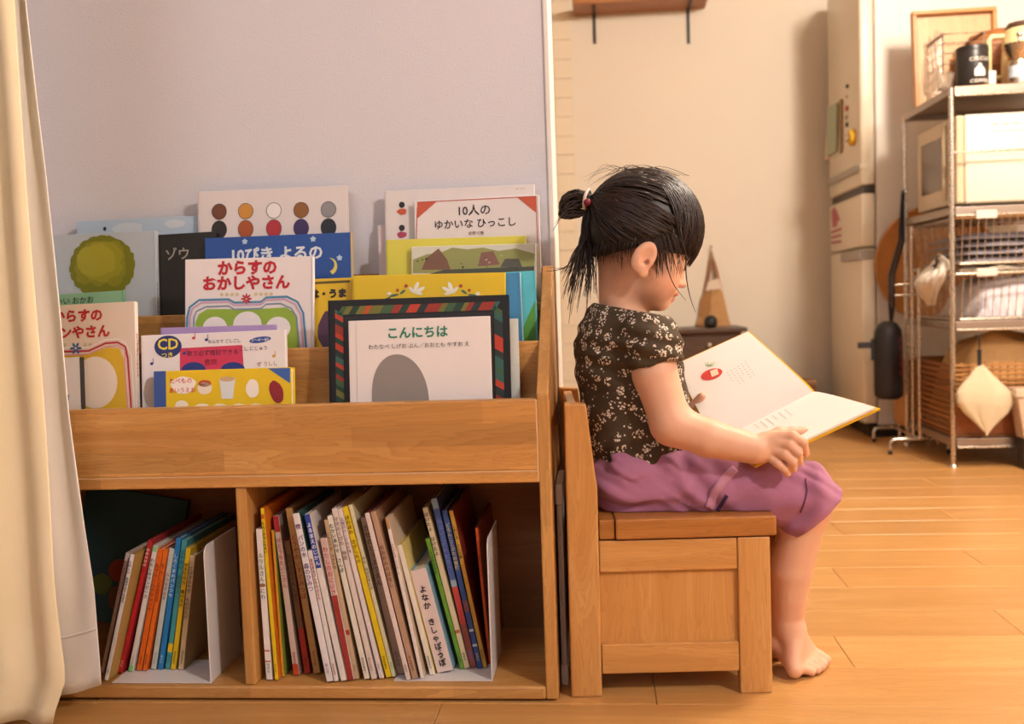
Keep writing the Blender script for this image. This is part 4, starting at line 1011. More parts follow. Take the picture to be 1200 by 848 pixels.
for x in (MX0+.06, MX1-.05):
    for y in (MY0+.05, MY1-.05): part(mw, 'foot', MB().lathe([(.016, 0), (.014, .0145)], (x, y, ZS[1]-.0005), 12), M_BLK, world=True)
# wooden slatted basket on the bottom shelf
M_WICK = wood('wicker_wood', '#8f5a28', '#b0783c', '#c08a4c', 'X', .5); M_WICKD = wood('dark_wicker', '#6a3d1c', '#8a5628', '#9a6634', 'Y', .5)
wb = thing('slatted_basket', 'brown slatted wooden basket on the bottom shelf of the rack', 'basket', (1.5, 2.26, ZS[3]))
BX0, BX1, BY0_, BY1_ = RX0+.014, 1.80, RY0+.016, 2.44; BZ = ZS[3]
part(wb, 'floor_board', MB().box(BX0, BX1, BY0_, BY1_, BZ+.001, BZ+.010), M_WICKD, world=True)
part(wb, 'front_panel', MB().box(BX0+.004, BX1, BY0_+.004, BY0_+.014, BZ+.011, BZ+.160), wood('russet_panel', '#7a3f1c', '#9a5728', '#a86434', 'X', .5), world=True)
for k_ in range(6):
    z = BZ+.165+k_*.0165; part(wb, 'slat', MB().box(BX0, BX1, BY0_, BY0_+.006, z, z+.009, .001, seg=1), M_WICK, world=True)
for k_ in range(16):
    x = BX0+.02+k_*.026
    if x < 1.52: part(wb, 'upright', MB().box(x, x+.006, BY0_+.0065, BY0_+.011, BZ+.161, BZ+.262), M_WICK, world=True)
for k_ in range(12):
    z = BZ+.013+k_*.0205; part(wb, 'slat', MB().box(BX0, BX0+.006, BY0_+.007, BY1_, z, z+.015, .0015, seg=1), M_WICKD, world=True)
part(wb, 'back_panel', MB().box(BX0, BX1, BY1_, BY1_+.008, BZ+.001, BZ+.26), M_WICKD, world=True)
part(wb, 'end_panel', MB().box(BX1-.001, BX1+.006, BY0_, BY1_, BZ+.001, BZ+.26), M_WICKD, world=True)
heap('brown_paper', 'crumpled brown wrapping paper filling the slatted basket', BX0+.016, BX1-.02, BY0_+.022, BY1_-.02, BZ+.012, .330, flat('#cfa46c', .75, .15), 41, 'paper', rough=.014, fold=14)
for k_, (x, y, z) in enumerate(((BX0-.008, 2.14, BZ+.235),)):
    pass
# hanging pouch
q = onY(1147, 427, RY0-.045); px_, pz_ = float(q[0]), float(q[2])
po = thing('cloth_pouch', 'cream drawstring pouch hanging from the rack by a black strap', 'pouch', (px_, RY0-.05, pz_))
def pouch(u, v):
    a = 2*math.pi*u
    w = [.008, .032, .062, .085, .090, .070, .038, .004]; k = v*7; i = min(6, int(k)); r_ = w[i]+(w[i+1]-w[i])*(k-i)
    wr = 1+.09*math.sin(5*a+3*v)+.05*math.sin(11*a+4*v)+.10*math.cos(a+2.2)*math.sin(6*v)
    return (px_+.004+.016*v+r_*wr*math.cos(a), RY0-.050+r_*.20*wr*math.sin(a), pz_-.225*v+.014*math.sin(2*a)*v+.010*math.sin(a)*v)
part(po, 'bag', MB().grid(pouch, 40, 28), cloth('pouch_cotton', '#dccbab'), world=True, smooth=180)
part(po, 'strap', MB().box(px_-.007, px_+.007, RY0-.052, RY0-.048, pz_-.006, pz_+.052, .001), M_BLK, world=True, label='black strap')
part(po, 'hook', MB().tube([(px_, RY0-.050, pz_+.045), (px_, RY0-.050, pz_+.085), (px_, RY0-.040, pz_+.095), (px_, RY0-.022, pz_+.098), (px_, RY0-.014, pz_+.092)], .0025, 6), M_BLK, world=True)
# clear bin at the frame's edge
q = onY(1188, 470, RY0-.05); bx = float(q[0])
cb = thing('plastic_bin', 'translucent plastic bin at the right edge, in front of slatted basket', 'bin', (bx+.14, RY0-.10, 0))
M_CLR = flat('#cbb39a', .25, .04)
zt = float(onY(1180, 456, RY0-.09)[2])
part(cb, 'tub', MB().extr([(bx+.02, .105), (bx+.26, .105), (bx+.28, zt-.03), (bx, zt-.03)], 'Y', RY0-.085, RY0-.016, .004), M_CLR, world=True)
part(cb, 'rim', MB().box(bx-.008, bx+.29, RY0-.09, RY0-.014, zt-.0295, zt, .004), flat('#d3bda6', .25), world=True)
part(cb, 'stand', MB().box(bx+.02, bx+.26, RY0-.08, RY0-.02, 0, .1045, .003), M_DKM, world=True)
# ------------------------------------------------------------------ things on top of the rack
ZT = ZS[0]
def lie(px, py, Y): q = onY(px, py, Y); return float(q[0]), float(q[2])
tr_ = thing('wooden_tray', 'square wooden tray with raised frame standing on top of the rack', 'tray', (1.37, 2.50, ZT), (math.radians(-5), 0, 0))
x0, _ = lie(1072, 60, 2.48); x1, ztp = lie(1169, 8, 2.50); x0 -= 1.37; x1 -= 1.37; hT = ztp-ZT+.004
M_TRAYW = wood('tray_wood', '#a3642c', '#bf8146', '#cc935a', 'X', .4); M_TRAYP = wood('tray_plywood', '#b88a58', '#cda274', '#d9b48a', 'Z', .45)
part(tr_, 'panel', MB().box(x0+.014, x1-.014, -.006, .0, .016, hT-.014), M_TRAYP)
for nm, b in (('frame_bar', (x0, x1, .001, .016)), ('frame_bar', (x0, x1, hT-.016, hT))): part(tr_, nm, MB().box(b[0], b[1], -.03, .004, b[2], b[3], .003), M_TRAYW)
for a in (x0, x1-.016): part(tr_, 'frame_bar', MB().box(a, a+.016, -.03, .004, .0165, hT-.0165, .003), M_TRAYW)
# dish rack
dk = thing('dish_rack', 'wire dish rack covered with a clear plastic bag on the rack top', 'dish rack', (1.31, 2.25, ZT))
dx0, dx1, dy0, dy1, dz = RX0+.012, lie(1150, 40, 2.15)[0], 2.125, 2.29, ZT+.205
for y in (dy0, dy1): part(dk, 'frame', MB().tube([(dx0, y, ZT+.004), (dx0, y, dz), (dx1, y, dz), (dx1, y, ZT+.004), (dx0, y, ZT+.004)], .0035, 6), M_CHROME, world=True)
for k_ in range(5):
    z = ZT+.03+k_*.036; part(dk, 'wire', MB().tube([(dx0, dy0, z), (dx0, dy1, z)], .002, 5), M_CHROME, world=True)
    part(dk, 'wire', MB().tube([(dx0, dy0, z), (dx1, dy0, z)], .002, 5), M_CHROME, world=True)
for k_ in range(7):
    y = dy0+(dy1-dy0)*k_/6; part(dk, 'wire', MB().tube([(dx0, y, ZT+.004), (dx0, y, dz)], .002, 5), M_CHROME, world=True)
part(dk, 'top_bar', MB().tube([(dx0, dy0, dz), (dx0, dy1, dz)], .006, 6), flat('#7a4a34', .5), world=True)
part(dk, 'top_bar', MB().tube([(dx1, dy0, dz), (dx1, dy1, dz)], .006, 6), flat('#7a4a34', .5), world=True)
t = NT('clear_film'); t.set(lin('#e6ddd4'), .18); t.b.inputs['Transmission Weight'].default_value = .85; t.b.inputs['IOR'].default_value = 1.05; t.b.inputs['Alpha'].default_value = .55
def film(u, v):
    y = dy0-.01+(dy1-dy0+.0)*u
    return (dx0-.010-.012*abs(math.sin(9*u+2*v))-.010*v*math.sin(4*v+6*u), y, dz+.008-.185*v+.01*math.sin(13*u))
part(dk, 'plastic_cover', MB().grid(film, 30, 20, .0006), t.m, world=True, smooth=180, label='clear plastic bag over the end')
cbd = single('cutting_board', MB().box(dx0+.03, dx0+.15, 2.140, 2.154, ZT+.0085, ZT+.125, .004), M_TRAYW, 'small brown cutting board standing inside the dish rack', 'cutting board')
heap('snack_pouch', 'tan paper pouch lying inside the dish rack behind the black can', dx0+.07, dx1-.02, 2.17, 2.27, ZT+.009, .16, flat('#b98c58', .6, .12), 47, 'pouch', rough=.008)
# woven lid leaning behind
lx, lz = lie(1150, 34, 2.44)
wl = thing('woven_basket', 'brown woven basket behind the cream kettle', 'basket', (lx+.06, 2.39, ZT))
part(wl, 'bowl', MB().lathe([(.09, .001), (.13, .05), (.15, .12), (.155, .20), (.12, .255), (.05, .275), (0, .278)], n=28, sx=1.0, sy=.48), wood('woven_reed', '#6f3d1c', '#96592a', '#a86a38', 'X', .6, strip=(.012, .03), tone=.4), smooth=180)
for k_ in range(5): part(wl, 'reed_band', MB().lathe([(.135+.004*k_, .055+.036*k_), (.150+.002*k_, .062+.036*k_), (.138+.004*k_, .070+.036*k_)], n=28, sy=.48), M_WICKD, smooth=60)
# kettle
kx, kz = lie(1197, 60, 2.20)
kt = thing('kettle', 'cream vacuum jug with a square handle on the rack top', 'kettle', (kx, 2.20, ZT), (0, 0, math.radians(175)))
M_JUG = flat('#dcc490', .3, .02)
part(kt, 'body', MB().lathe([(.062, .001), (.066, .01), (.066, .12), (.060, .19), (.052, .222), (.050, .226)], n=32), M_JUG, smooth=40)
part(kt, 'lid', MB().lathe([(.050, .2262), (.052, .232), (.046, .246), (.02, .252), (0, .253)], n=28), flat('#4a3020', .4), smooth=40)
part(kt, 'handle', MB().tube([(.058, 0, .205), (.098, 0, .207), (.108, 0, .195), (.108, 0, .075), (.098, 0, .062), (.062, 0, .062)], .009, 10), M_JUG, smooth=60)
part(kt, 'spout', MB().extr([(-.045, .205), (-.085, .228), (-.045, .226)], 'Y', -.016, .016), M_JUG)
# chrome pot at the edge
sx_, sz_ = lie(1197, 98, 2.05)
sp = thing('coffee_grinder', 'chrome coffee grinder with bowl top at the right edge', 'grinder', (sx_, 2.065, ZT))
part(sp, 'base', MB().lathe([(.042, .001), (.044, .006), (.036, .014), (.036, .075), (.030, .088)], n=28), M_CHROME, smooth=40)
part(sp, 'bowl', MB().lathe([(.030, .0885), (.040, .10), (.050, .125), (.056, .142), (.050, .142), (.020, .132), (0, .131)], n=28), M_CHROME, smooth=40)
part(sp, 'crank_stem', MB().tube([(0, 0, .131), (0, 0, .172)], .006, 10), M_CHROME, smooth=40)
part(sp, 'crank_knob', MB().ball((0, 0, .176), .011, n=14, m=8), M_CHROME, smooth=180)
part(sp, 'label_band', MB().lathe([(.0365, .028), (.0365, .068)], n=28), flat('#c9d0d8', .4), smooth=40)
# black coffee can
cx_, cz_ = lie(1139.5, 97, 2.07)
sb = thing('serving_board', 'thin round wooden board under the black can', 'board', (cx_+.015, 2.10, ZT))
part(sb, 'disc', MB().lathe([(.100, .0005), (.103, .003), (.100, .0075), (0, .0078)], n=36, sy=.72), M_TRAYW, smooth=40)
can = thing('coffee_can', 'black coffee can with white lettering and flask emblem', 'can', (cx_, 2.07, ZT+.0082))
rc = (lie(1158, 80, 2.07)[0]-lie(1121, 80, 2.07)[0])/2; hc = lie(1140, 55, 2.07)[1]-ZT-.010
part(can, 'body', MB().lathe([(rc*.97, .0005), (rc, .004), (rc, hc-.020), (rc*.985, hc-.018)], n=40), flat('#26211f', .35, .02), smooth=40)
part(can, 'lid', MB().lathe([(rc*1.005, hc-.0178), (rc*1.005, hc-.003), (rc*.97, hc), (0, hc)], n=40), flat('#211d1b', .35, .02), smooth=40)
def on_can(m, z0, ang=0.0):
    xs = [v[0] for v in m.v]; w = max(xs)
    return place(m, lambda x, y, z: (rc*1.03*math.sin((x-w/2)/rc+ang), -rc*1.03*math.cos((x-w/2)/rc+ang), z0+z))
M_CANW = flat('#e6ddd0', .5, .0)
ANG = .12
part(can, 'lettering', on_can(text_mb('CIRCUS', .0165, .0002, spacing=1.15, width=rc*1.25), hc*.585, ANG), M_CANW)
part(can, 'lettering', on_can(text_mb('COFFEE', .012, .0002, spacing=1.15, width=rc*1.2), hc*.03, ANG), M_CANW)
em = MB(); pts = [(-.17, 0), (.17, 0), (.20, .03), (.20, .2), (.17, .27), (.06, .38), (.055, .46), (-.055, .46), (-.06, .38), (-.17, .27), (-.20, .2), (-.20, .03)]
ev = [(p[0]*.09+.018, 0, p[1]*.09) for p in pts]; ec = [(0, 1), (11, 2), (10, 3), (9, 4), (8, 5), (7, 6)]
for (a, b), (c, d) in zip(ec, ec[1:]):
    for k_ in range(4):
        q = lambda i, j, w: tuple(np.array(ev[i])*(1-w)+np.array(ev[j])*w)
        em.add([q(a, b, k_/4), q(a, b, (k_+1)/4), q(c, d, (k_+1)/4), q(c, d, k_/4)], [(0, 1, 2, 3)])
part(can, 'emblem', on_can(weld(em), hc*.20, ANG), M_CANW, label='white flask shaped emblem')
single('paper_card', MB().box(lie(1158.5, 90, 2.05)[0], lie(1167, 90, 2.05)[0], 2.05, 2.052, ZT+.0005, lie(1162, 83, 2.05)[1]), M_CANW, 'small white card beside the black can', 'card')
gx, gz = lie(1111, 97, 2.06)
t = NT('clear_glass'); t.set(lin('#f0e8dc'), .05); t.b.inputs['Transmission Weight'].default_value = .9
gl = thing('drinking_glass', 'clear drinking glass left of the black can', 'glass', (gx-.01, 2.06, ZT))
part(gl, 'tumbler', MB().lathe([(.022, .0005), (.032, .055), (.0305, .055), (.021, .005), (0, .005)], n=28), t.m, smooth=40)

# ------------------------------------------------------------------ between rack and refrigerator
rt = thing('round_tray', 'round bamboo tray leaning on the refrigerator side behind the rack', 'tray', tuple(map(float, onY(1096, 309, 2.735))))
m = place(MB().lathe([(0, 0), (.235, 0), (.245, .006), (.245, .020), (.232, .020), (.230, .006), (0, .006)], n=48), lambda x, y, z: (x, .008-z, y)); part(rt, 'dish', m, wood('bamboo', '#a3642a', '#c2813e', '#cf9450', 'Z', .45, strip=(.02, .4), tone=.2), smooth=40)
part(rt, 'hanging_cord', MB().tube([(0, .004, .24), (.0, .008, .30)], .002, 6), M_DKM)
single('tray_hook', MB().box(float(rt.location.x)-.012, float(rt.location.x)+.012, FY0-.012, FY0+.003, float(rt.location.z)+.295, float(rt.location.z)+.33, .003), M_CHROME, 'small metal hook holding the round bamboo tray', 'hook')
st = thing('towel_stand', 'slim chrome towel stand beside the rack', 'stand', (1.18, 2.4, 0))
for y, px in ((2.30, 1.075), (2.62, 1.10)):
    part(st, 'base_bar', MB().tube([(px, y, .012), (px, y, .044), (px+.006, y, .054), (px+.016, y, .058), (1.27, y, .058), (1.28, y, .054), (1.286, y, .044), (1.286, y, .012)], .0065, 8), M_CHROME, world=True, smooth=60)
    for x in (px, 1.286): part(st, 'rubber_foot', MB().lathe([(.009, 0), (.009, .014), (.0066, .016)], (x, y, 0), 12), M_BLK, world=True)
for (x, y, zt_) in ((1.184, 2.30, .70), (1.184, 2.38, .86)):
    part(st, 'post', MB().tube([(x, y, .058), (x, y, zt_)], .006, 8), M_CHROME, world=True, smooth=60)
for z in (.692, .64, .60): part(st, 'cross_bar', MB().tube([(1.184, 2.30, z), (1.184, 2.38, z), (1.12, 2.38, z)] if z < .65 else [(1.184, 2.29, z), (1.184, 2.38, z)], .004, 8), M_CHROME, world=True, smooth=60)
part(st, 'lower_bar', MB().tube([(1.184, 2.30, .058), (1.184, 2.62, .058)], .0055, 8), M_CHROME, world=True)
b0 = onY(1060, 500, 2.545); b1 = onY(1088, 500, 2.545); bt = onY(1062, 421, 2.545)
wbx = thing('wooden_drawer_box', 'orange brown wooden box behind the left side of the rack', 'box', (float(b0[0]+b1[0])/2, 2.6, 0))
part(wbx, 'body', MB().box(b0[0], b1[0]+.06, 2.545, 2.69, float(b0[2]), float(bt[2]), .003), M_OAKX, world=True)
part(wbx, 'drawer_front', MB().box(b0[0]+.004, b1[0]+.056, 2.540, 2.5445, float(b0[2])+.006, float(b0[2])+.085, .002), M_OAKX, world=True)
for x in (float(b0[0])+.02, float(b1[0])+.04):
    part(wbx, 'leg', MB().tube([(x, 2.56, 0), (x, 2.56, float(b0[2]))], .006, 8).tube([(x, 2.68, 0), (x, 2.68, float(b0[2]))], .006, 8), M_CHROME, world=True)
# bottle case with shoulder strap
q = onY(1041, 421, 2.48); bx, bz = float(q[0]), float(q[2])
t_ = onY(1042, 376, 2.48); b_ = onY(1040, 467, 2.48); hb = float(t_[2]-b_[2])
bt_ = thing('bottle_case', 'black padded bottle case hanging by its shoulder strap', 'bottle case', (bx, 2.48, float(b_[2])))
M_NYL = flat('#211b1c', .55, .1); RB_ = .0545
part(bt_, 'case', MB().lathe([(RB_*.7, 0), (RB_*.97, .012), (RB_, .04), (RB_, hb-.07), (RB_*.92, hb-.035), (RB_*.6, hb-.008), (RB_*.3, hb), (0, hb)], n=28), M_NYL, smooth=180)
part(bt_, 'seam_ring', MB().lathe([(RB_*1.01, .05), (RB_*1.03, .053), (RB_*1.01, .056)], n=28), M_BLK, smooth=60)
m = MB()
for k_ in range(5):
    zc = hb*.30+k_*.032
    m2 = MB().add([(.004*math.sin(k_), 0, zc), (.018, 0, zc+.010), (.014, 0, zc+.030), (-.002, 0, zc+.018)], [(0, 1, 2, 3)])
    m2 = place(m2, lambda x, y, z: (RB_*1.015*math.sin(x/RB_+.55), -RB_*1.015*math.cos(x/RB_+.55), z)); part(bt_, 'red_print', m2, flat('#6e2028', .5), label='dark red flame shaped print')
part(bt_, 'side_tab', MB().box(-.118, -.05, -.006, .0, hb*.66, hb*.66+.024, .002), M_NYL)
part(bt_, 'buckle', MB().box(-.066, -.052, -.010, .006, hb*.50, hb*.78, .003), M_BLK)
s0 = onY(1058, 226, 2.50); s0 = np.array([s0[0]-bx, .02, s0[2]-float(b_[2])])
pts = [(.012, 0, hb-.01), (.008, 0, hb+.06), (.010, .004, hb+.18), (s0[0]*.75, .012, hb+(s0[2]-hb)*.62), (s0[0], s0[1], s0[2])]
part(bt_, 'strap', MB().tube(pts, .0065, 8, flat_=.4, up=(0, 1, 0)), M_BLK, smooth=60)
part(bt_, 'strap', MB().tube([(p[0]+(.018 if i in (1, 2, 3) else .004), p[1]+.012, p[2]) for i, p in enumerate(pts)], .006, 8, flat_=.4, up=(0, 1, 0)), M_BLK, smooth=60)
single('strap_hook', MB().tube([(bx+s0[0], 2.485, float(b_[2])+s0[2]+.004), (bx+s0[0], 2.495, float(b_[2])+s0[2]-.004), (bx+s0[0], 2.51, float(b_[2])+s0[2]+.006), (RX0-.006, RY1-.004, float(b_[2])+s0[2]+.012)], .003, 6), M_BLK, 'black hook carrying the bottle case strap at the rack', 'hook')
# ------------------------------------------------------------------ the child
from mathutils.bvhtree import BVHTree
YM = .165                                   # mid plane of the body
def P(px, py, Y=YM): return onY(px, py, Y)

class SDF:
    """soft union of rounded shapes, meshed by surface nets"""
    def __init__(s, k=.012): s.p = []; s.k = k; s.cuts = []; s.noise = None
    def cone(s, a, b, ra, rb, k=None): s.p.append(('c', np.array(a, float), np.array(b, float), ra, rb, k or s.k)); return s
    def chain(s, pts, rs, k=None):
        for i in range(len(pts)-1): s.cone(pts[i], pts[i+1], rs[i], rs[i+1], k if i == 0 else .004)
        return s
    def ell(s, c, r, R=None, k=None): s.p.append(('e', np.array(c, float), np.array(r, float), np.eye(3) if R is None else np.array(R, float), None, k or s.k)); return s
    def sub(s, c, r, R=None, k=.004): s.p.append(('s', np.array(c, float), np.array(r, float), np.eye(3) if R is None else np.array(R, float), None, k)); return s
    def cutell(s, c, r, P0, N, k=None): s.p.append(('k', np.array(c, float), np.array(r, float), np.array(P0, float), np.array(N, float)/np.linalg.norm(N), k or s.k)); return s
    def loft(s, rows, k=None): s.p.append(('l', np.array(rows, float), None, None, None, k or s.k)); return s
    def cut(s, P0, N): s.cuts.append((np.array(P0, float), np.array(N, float)/np.linalg.norm(N))); return s   # removes the side N points to
    def box(s, q):
        t = q[0]
        if t == 'c': m = max(q[3], q[4]); return np.minimum(q[1], q[2])-m, np.maximum(q[1], q[2])+m
        if t in 'esk': m = q[2].max(); return q[1]-m, q[1]+m
        r = q[1]; return np.array([(r[:, 1]-r[:, 3]).min(), (r[:, 2]-r[:, 4]).min(), r[:, 0].min()]), np.array([(r[:, 1]+r[:, 3]).max(), (r[:, 2]+r[:, 4]).max(), r[:, 0].max()])
    def dist(s, X, q):
        t = q[0]
        if t == 'c':
            a, b = q[1], q[2]; ab = b-a; h = np.clip(((X-a) @ ab)/(ab @ ab), 0, 1)
            return np.linalg.norm(X-a-h[:, None]*ab, axis=1)-(q[3]+(q[4]-q[3])*h)
        if t in 'es':
            Y = (X-q[1]) @ q[3]; r = q[2]; k0 = np.linalg.norm(Y/r, axis=1); k1 = np.linalg.norm(Y/r**2, axis=1)+1e-9
            return k0*(k0-1)/k1
        if t == 'k':
            Y = X-q[1]; r = q[2]; k0 = np.linalg.norm(Y/r, axis=1); k1 = np.linalg.norm(Y/r**2, axis=1)+1e-9
            return np.maximum(k0*(k0-1)/k1, (X-q[3]) @ q[4])
        r = q[1]; z = X[:, 2]; o = np.argsort(r[:, 0]); r = r[o]
        cx = np.interp(z, r[:, 0], r[:, 1]); cy = np.interp(z, r[:, 0], r[:, 2]); rx = np.interp(z, r[:, 0], r[:, 3]); ry = np.interp(z, r[:, 0], r[:, 4])
        k0 = np.sqrt(((X[:, 0]-cx)/rx)**2+((X[:, 1]-cy)/ry)**2); k1 = np.sqrt(((X[:, 0]-cx)/rx**2)**2+((X[:, 1]-cy)/ry**2)**2)+1e-9
        d = k0*(k0-1)/k1
        return np.maximum(d, np.maximum(r[0, 0]-z, z-r[-1, 0]))
    def eval(s, X):
        D = np.full(len(X), .2)
        for q in s.p:
            lo, hi = s.box(q); mg = .03
            m = np.all((X > lo-mg) & (X < hi+mg), axis=1)
            if not m.any(): continue
            d = s.dist(X[m], q); k = q[5]; e = D[m]
            if q[0] == 's':
                h = np.clip(.5-.5*(e+d)/k, 0, 1); D[m] = e*(1-h)-d*h+k*h*(1-h)
            else:
                h = np.clip(.5+.5*(e-d)/k, 0, 1); D[m] = e*(1-h)+d*h-k*h*(1-h)
        if s.noise is not None: D = D+s.noise(X)
        for P0, N in s.cuts: D = np.maximum(D, (X-P0) @ N)
        return D
    def mesh(s, h):
        los, his = zip(*[s.box(q) for q in s.p if q[0] != 's'])
        lo = np.min(los, axis=0)-.012; hi = np.max(his, axis=0)+.012
        B = 8; n = np.ceil((hi-lo)/h/B).astype(int)
        bi = np.stack(np.meshgrid(*[np.arange(v) for v in n], indexing='ij'), -1).reshape(-1, 3)
        c = lo+(bi+.5)*B*h; d = s.eval(c); act = np.abs(d) < B*h*.87+.014
        S = np.where(d < 0, -1., 1.).reshape(n); S = np.repeat(np.repeat(np.repeat(S, B, 0), B, 1), B, 2).astype(np.float32)
        off = np.stack(np.meshgrid(*[np.arange(B)]*3, indexing='ij'), -1).reshape(-1, 3)
        ab = bi[act]
        for i in range(0, len(ab), 600):
            I = (ab[i:i+600, None, :]*B+off[None]).reshape(-1, 3); S[I[:, 0], I[:, 1], I[:, 2]] = s.eval(lo+I*h)
        neg = S < 0; nx, ny, nz = S.shape
        cs = np.zeros((nx-1, ny-1, nz-1), np.int8)
        for a in (0, 1):
            for b in (0, 1):
                for e in (0, 1): cs += neg[a:nx-1+a, b:ny-1+b, e:nz-1+e]
        C = np.argwhere((cs > 0) & (cs < 8)); idx = np.full(cs.shape, -1, np.int64); idx[tuple(C.T)] = np.arange(len(C))
        acc = np.zeros((len(C), 3)); cnt = np.zeros(len(C))
        cor = [(0, 0, 0), (1, 0, 0), (0, 1, 0), (1, 1, 0), (0, 0, 1), (1, 0, 1), (0, 1, 1), (1, 1, 1)]
        V = [S[C[:, 0]+o[0], C[:, 1]+o[1], C[:, 2]+o[2]].astype(float) for o in cor]
        for i in range(8):
            for ax in range(3):
                if cor[i][ax]: continue
                o2 = list(cor[i]); o2[ax] = 1; j = cor.index(tuple(o2))
                m = (V[i] < 0) != (V[j] < 0); t = V[i][m]/(V[i][m]-V[j][m]); p = np.tile(np.array(cor[i], float), (m.sum(), 1)); p[:, ax] += t
                acc[m] += p; cnt[m] += 1
        verts = lo+(C+acc/cnt[:, None])*h
        F = []
        for ax in range(3):
            o1, o2 = [(1, 2), (2, 0), (0, 1)][ax]
            sl0 = [slice(None)]*3; sl1 = [slice(None)]*3; sl0[ax] = slice(0, -1); sl1[ax] = slice(1, None)
            E = np.argwhere(neg[tuple(sl0)] != neg[tuple(sl1)]); E = E[(E[:, o1] > 0) & (E[:, o2] > 0) & (E[:, o1] < S.shape[o1]-1) & (E[:, o2] < S.shape[o2]-1)]
            flip = neg[tuple(E.T)]
            def ix(a, b): q = E.copy(); q[:, o1] -= a; q[:, o2] -= b; return idx[tuple(q.T)]
            Q = np.stack([ix(1, 1), ix(0, 1), ix(0, 0), ix(1, 0)], 1); Q[~flip] = Q[~flip][:, ::-1]; F.append(Q)
        F = np.concatenate(F); F = F[(F >= 0).all(1)]
        return verts, F
def raw_mesh(name, V, F, mats):
    me = bpy.data.meshes.new(name); me.vertices.add(len(V)); me.vertices.foreach_set('co', np.asarray(V, np.float32).ravel())
    me.loops.add(F.size); me.loops.foreach_set('vertex_index', F.ravel().astype(np.int32)); me.polygons.add(len(F))
    me.polygons.foreach_set('loop_start', np.arange(0, F.size, 4, dtype=np.int32)); me.polygons.foreach_set('loop_total', np.full(len(F), 4, np.int32))
    me.update(calc_edges=True); me.validate(); me.polygons.foreach_set('use_smooth', np.ones(len(me.polygons), bool))
    for m in mats: me.materials.append(m)
    return me
def bvh_of(V, F): return BVHTree.FromPolygons([tuple(v) for v in V], [tuple(int(i) for i in f) for f in F])
def hit(b, px, py):
    d = Vector(ray(px, py)).normalized(); r = b.ray_cast(Vector(CAM), d)
    return (r[0], r[1] if r[1].dot(d) < 0 else -r[1]) if r[0] is not None else (None, None)

girl = thing('person', 'small child in dark floral blouse and mauve shorts reading on the oak chair', 'person', tuple(map(float, onY(735, 590, YM))))
ORG = Vector(girl.location)
def kid(name, V, F, mats, label=None, parent=None):
    me = raw_mesh(name, np.asarray(V)-np.array(ORG), F, mats); o = bpy.data.objects.new(name, me); COL.objects.link(o); o.parent = parent or girl
    if label: o['label'] = label
    return o
# head frame: f forward, s towards her right, u up
HA, HP = math.radians(20), math.radians(7)
Fv = np.array([math.cos(HA)*math.cos(HP), math.cos(HA)*math.sin(HP), -math.sin(HA)]); Uv = np.array([math.sin(HA)*math.cos(HP), math.sin(HA)*math.sin(HP), math.cos(HA)]); Sv = np.cross(Fv, Uv)
HC = P(755, 268); HR = np.stack([Fv, Sv, Uv], 1)
def hd(f, s, u): return HC+HR @ np.array([f, s, u])
B = SDF(.012)
B.ell(HC, (.088, .070, .085), HR).ell(hd(.035, 0, -.005), (.055, .058, .05), HR).ell(hd(.030, 0, -.062), (.050, .054, .052), HR, .02)
for s_ in (1, -1): B.ell(hd(.047, s_*.030, -.076), (.030, .028, .028), HR, .02)
B.ell(hd(.034, 0, -.094), (.040, .041, .028), HR, .02).ell(hd(.064, 0, -.108), (.016, .019, .014), HR, .014)
B.cone(hd(.078, 0, -.044), hd(.088, 0, -.066), .005, .0065, .010).ell(hd(.0905, 0, -.0675), (.0072, .0075, .0068), HR, .005)
for s_ in (1, -1): B.ell(hd(.082, s_*.0085, -.0695), (.0065, .0055, .0052), HR, .005)
B.ell(hd(.0805, 0, -.0855), (.0088, .017, .0062), HR, .006).ell(hd(.0775, 0, -.0975), (.0085, .014, .0055), HR, .004)
for s_ in (1, -1):
    B.ell(hd(.068, s_*.031, -.043), (.0125, .0155, .0110), HR, .006)
    # ear: rim, bowl, lobe
    tilt = np.array([[math.cos(.25), 0, math.sin(.25)], [0, 1, 0], [-math.sin(.25), 0, math.cos(.25)]])
    ER = HR @ tilt
    B.ell(hd(.004, s_*.0735, -.052), (.0185, .0085, .0275), ER, .006).sub(hd(.008, s_*.0835, -.050), (.0115, .0075, .0185), ER, .003)
    B.ell(hd(.010, s_*.073, -.076), (.009, .006, .009), HR, .005).ell(hd(.0145, s_*.074, -.058), (.0045, .006, .008), ER, .003)
    B.sub(hd(.010, s_*.080, -.059), (.004, .010, .005), ER, .002)
NB = P(727, 372)
B.cone(hd(-.018, 0, -.070), NB, .038, .036, .02)
# trunk under the clothes
B.ell(P(735, 408), (.062, .088, .055), k=.03).ell(P(738, 455), (.072, .080, .085), k=.03).ell(P(746, 518), (.066, .076, .070), k=.03).ell(P(742, 564), (.058, .074, .034), k=.03)
# right arm, hand around the near edge of the book
sh, el, wr = P(762, 398, .085), P(787, 497, .055), P(884, 526, .043)
B.chain([sh, P(768, 440, .068), el], [.037, .0355, .0315], .02).chain([el, P(830, 513, .048), wr], [.0315, .0305, .0235], .015)
def finger(pts, rs, k=.0035): B.chain([P(*p) for p in pts], rs, k)
B.ell(P(904, 524, .040), (.023, .012, .021), k=.012).ell(P(913, 521, .037), (.016, .011, .020), k=.010).ell(P(898, 518, .046), (.016, .013, .013), k=.010)
finger([(915, 511, .036), (929, 511, .030), (941, 518, .030), (944.5, 531, .041)], [.0084, .0078, .0070, .0060], .0022)
finger([(912, 519.5, .033), (925, 521.5, .026), (935, 530, .025), (937, 541.5, .038)], [.0084, .0078, .0070, .0060], .0022)
finger([(908, 528, .033), (919, 532, .026), (928, 540.5, .025), (930, 549.5, .037)], [.0082, .0074, .0067, .0058], .0022)
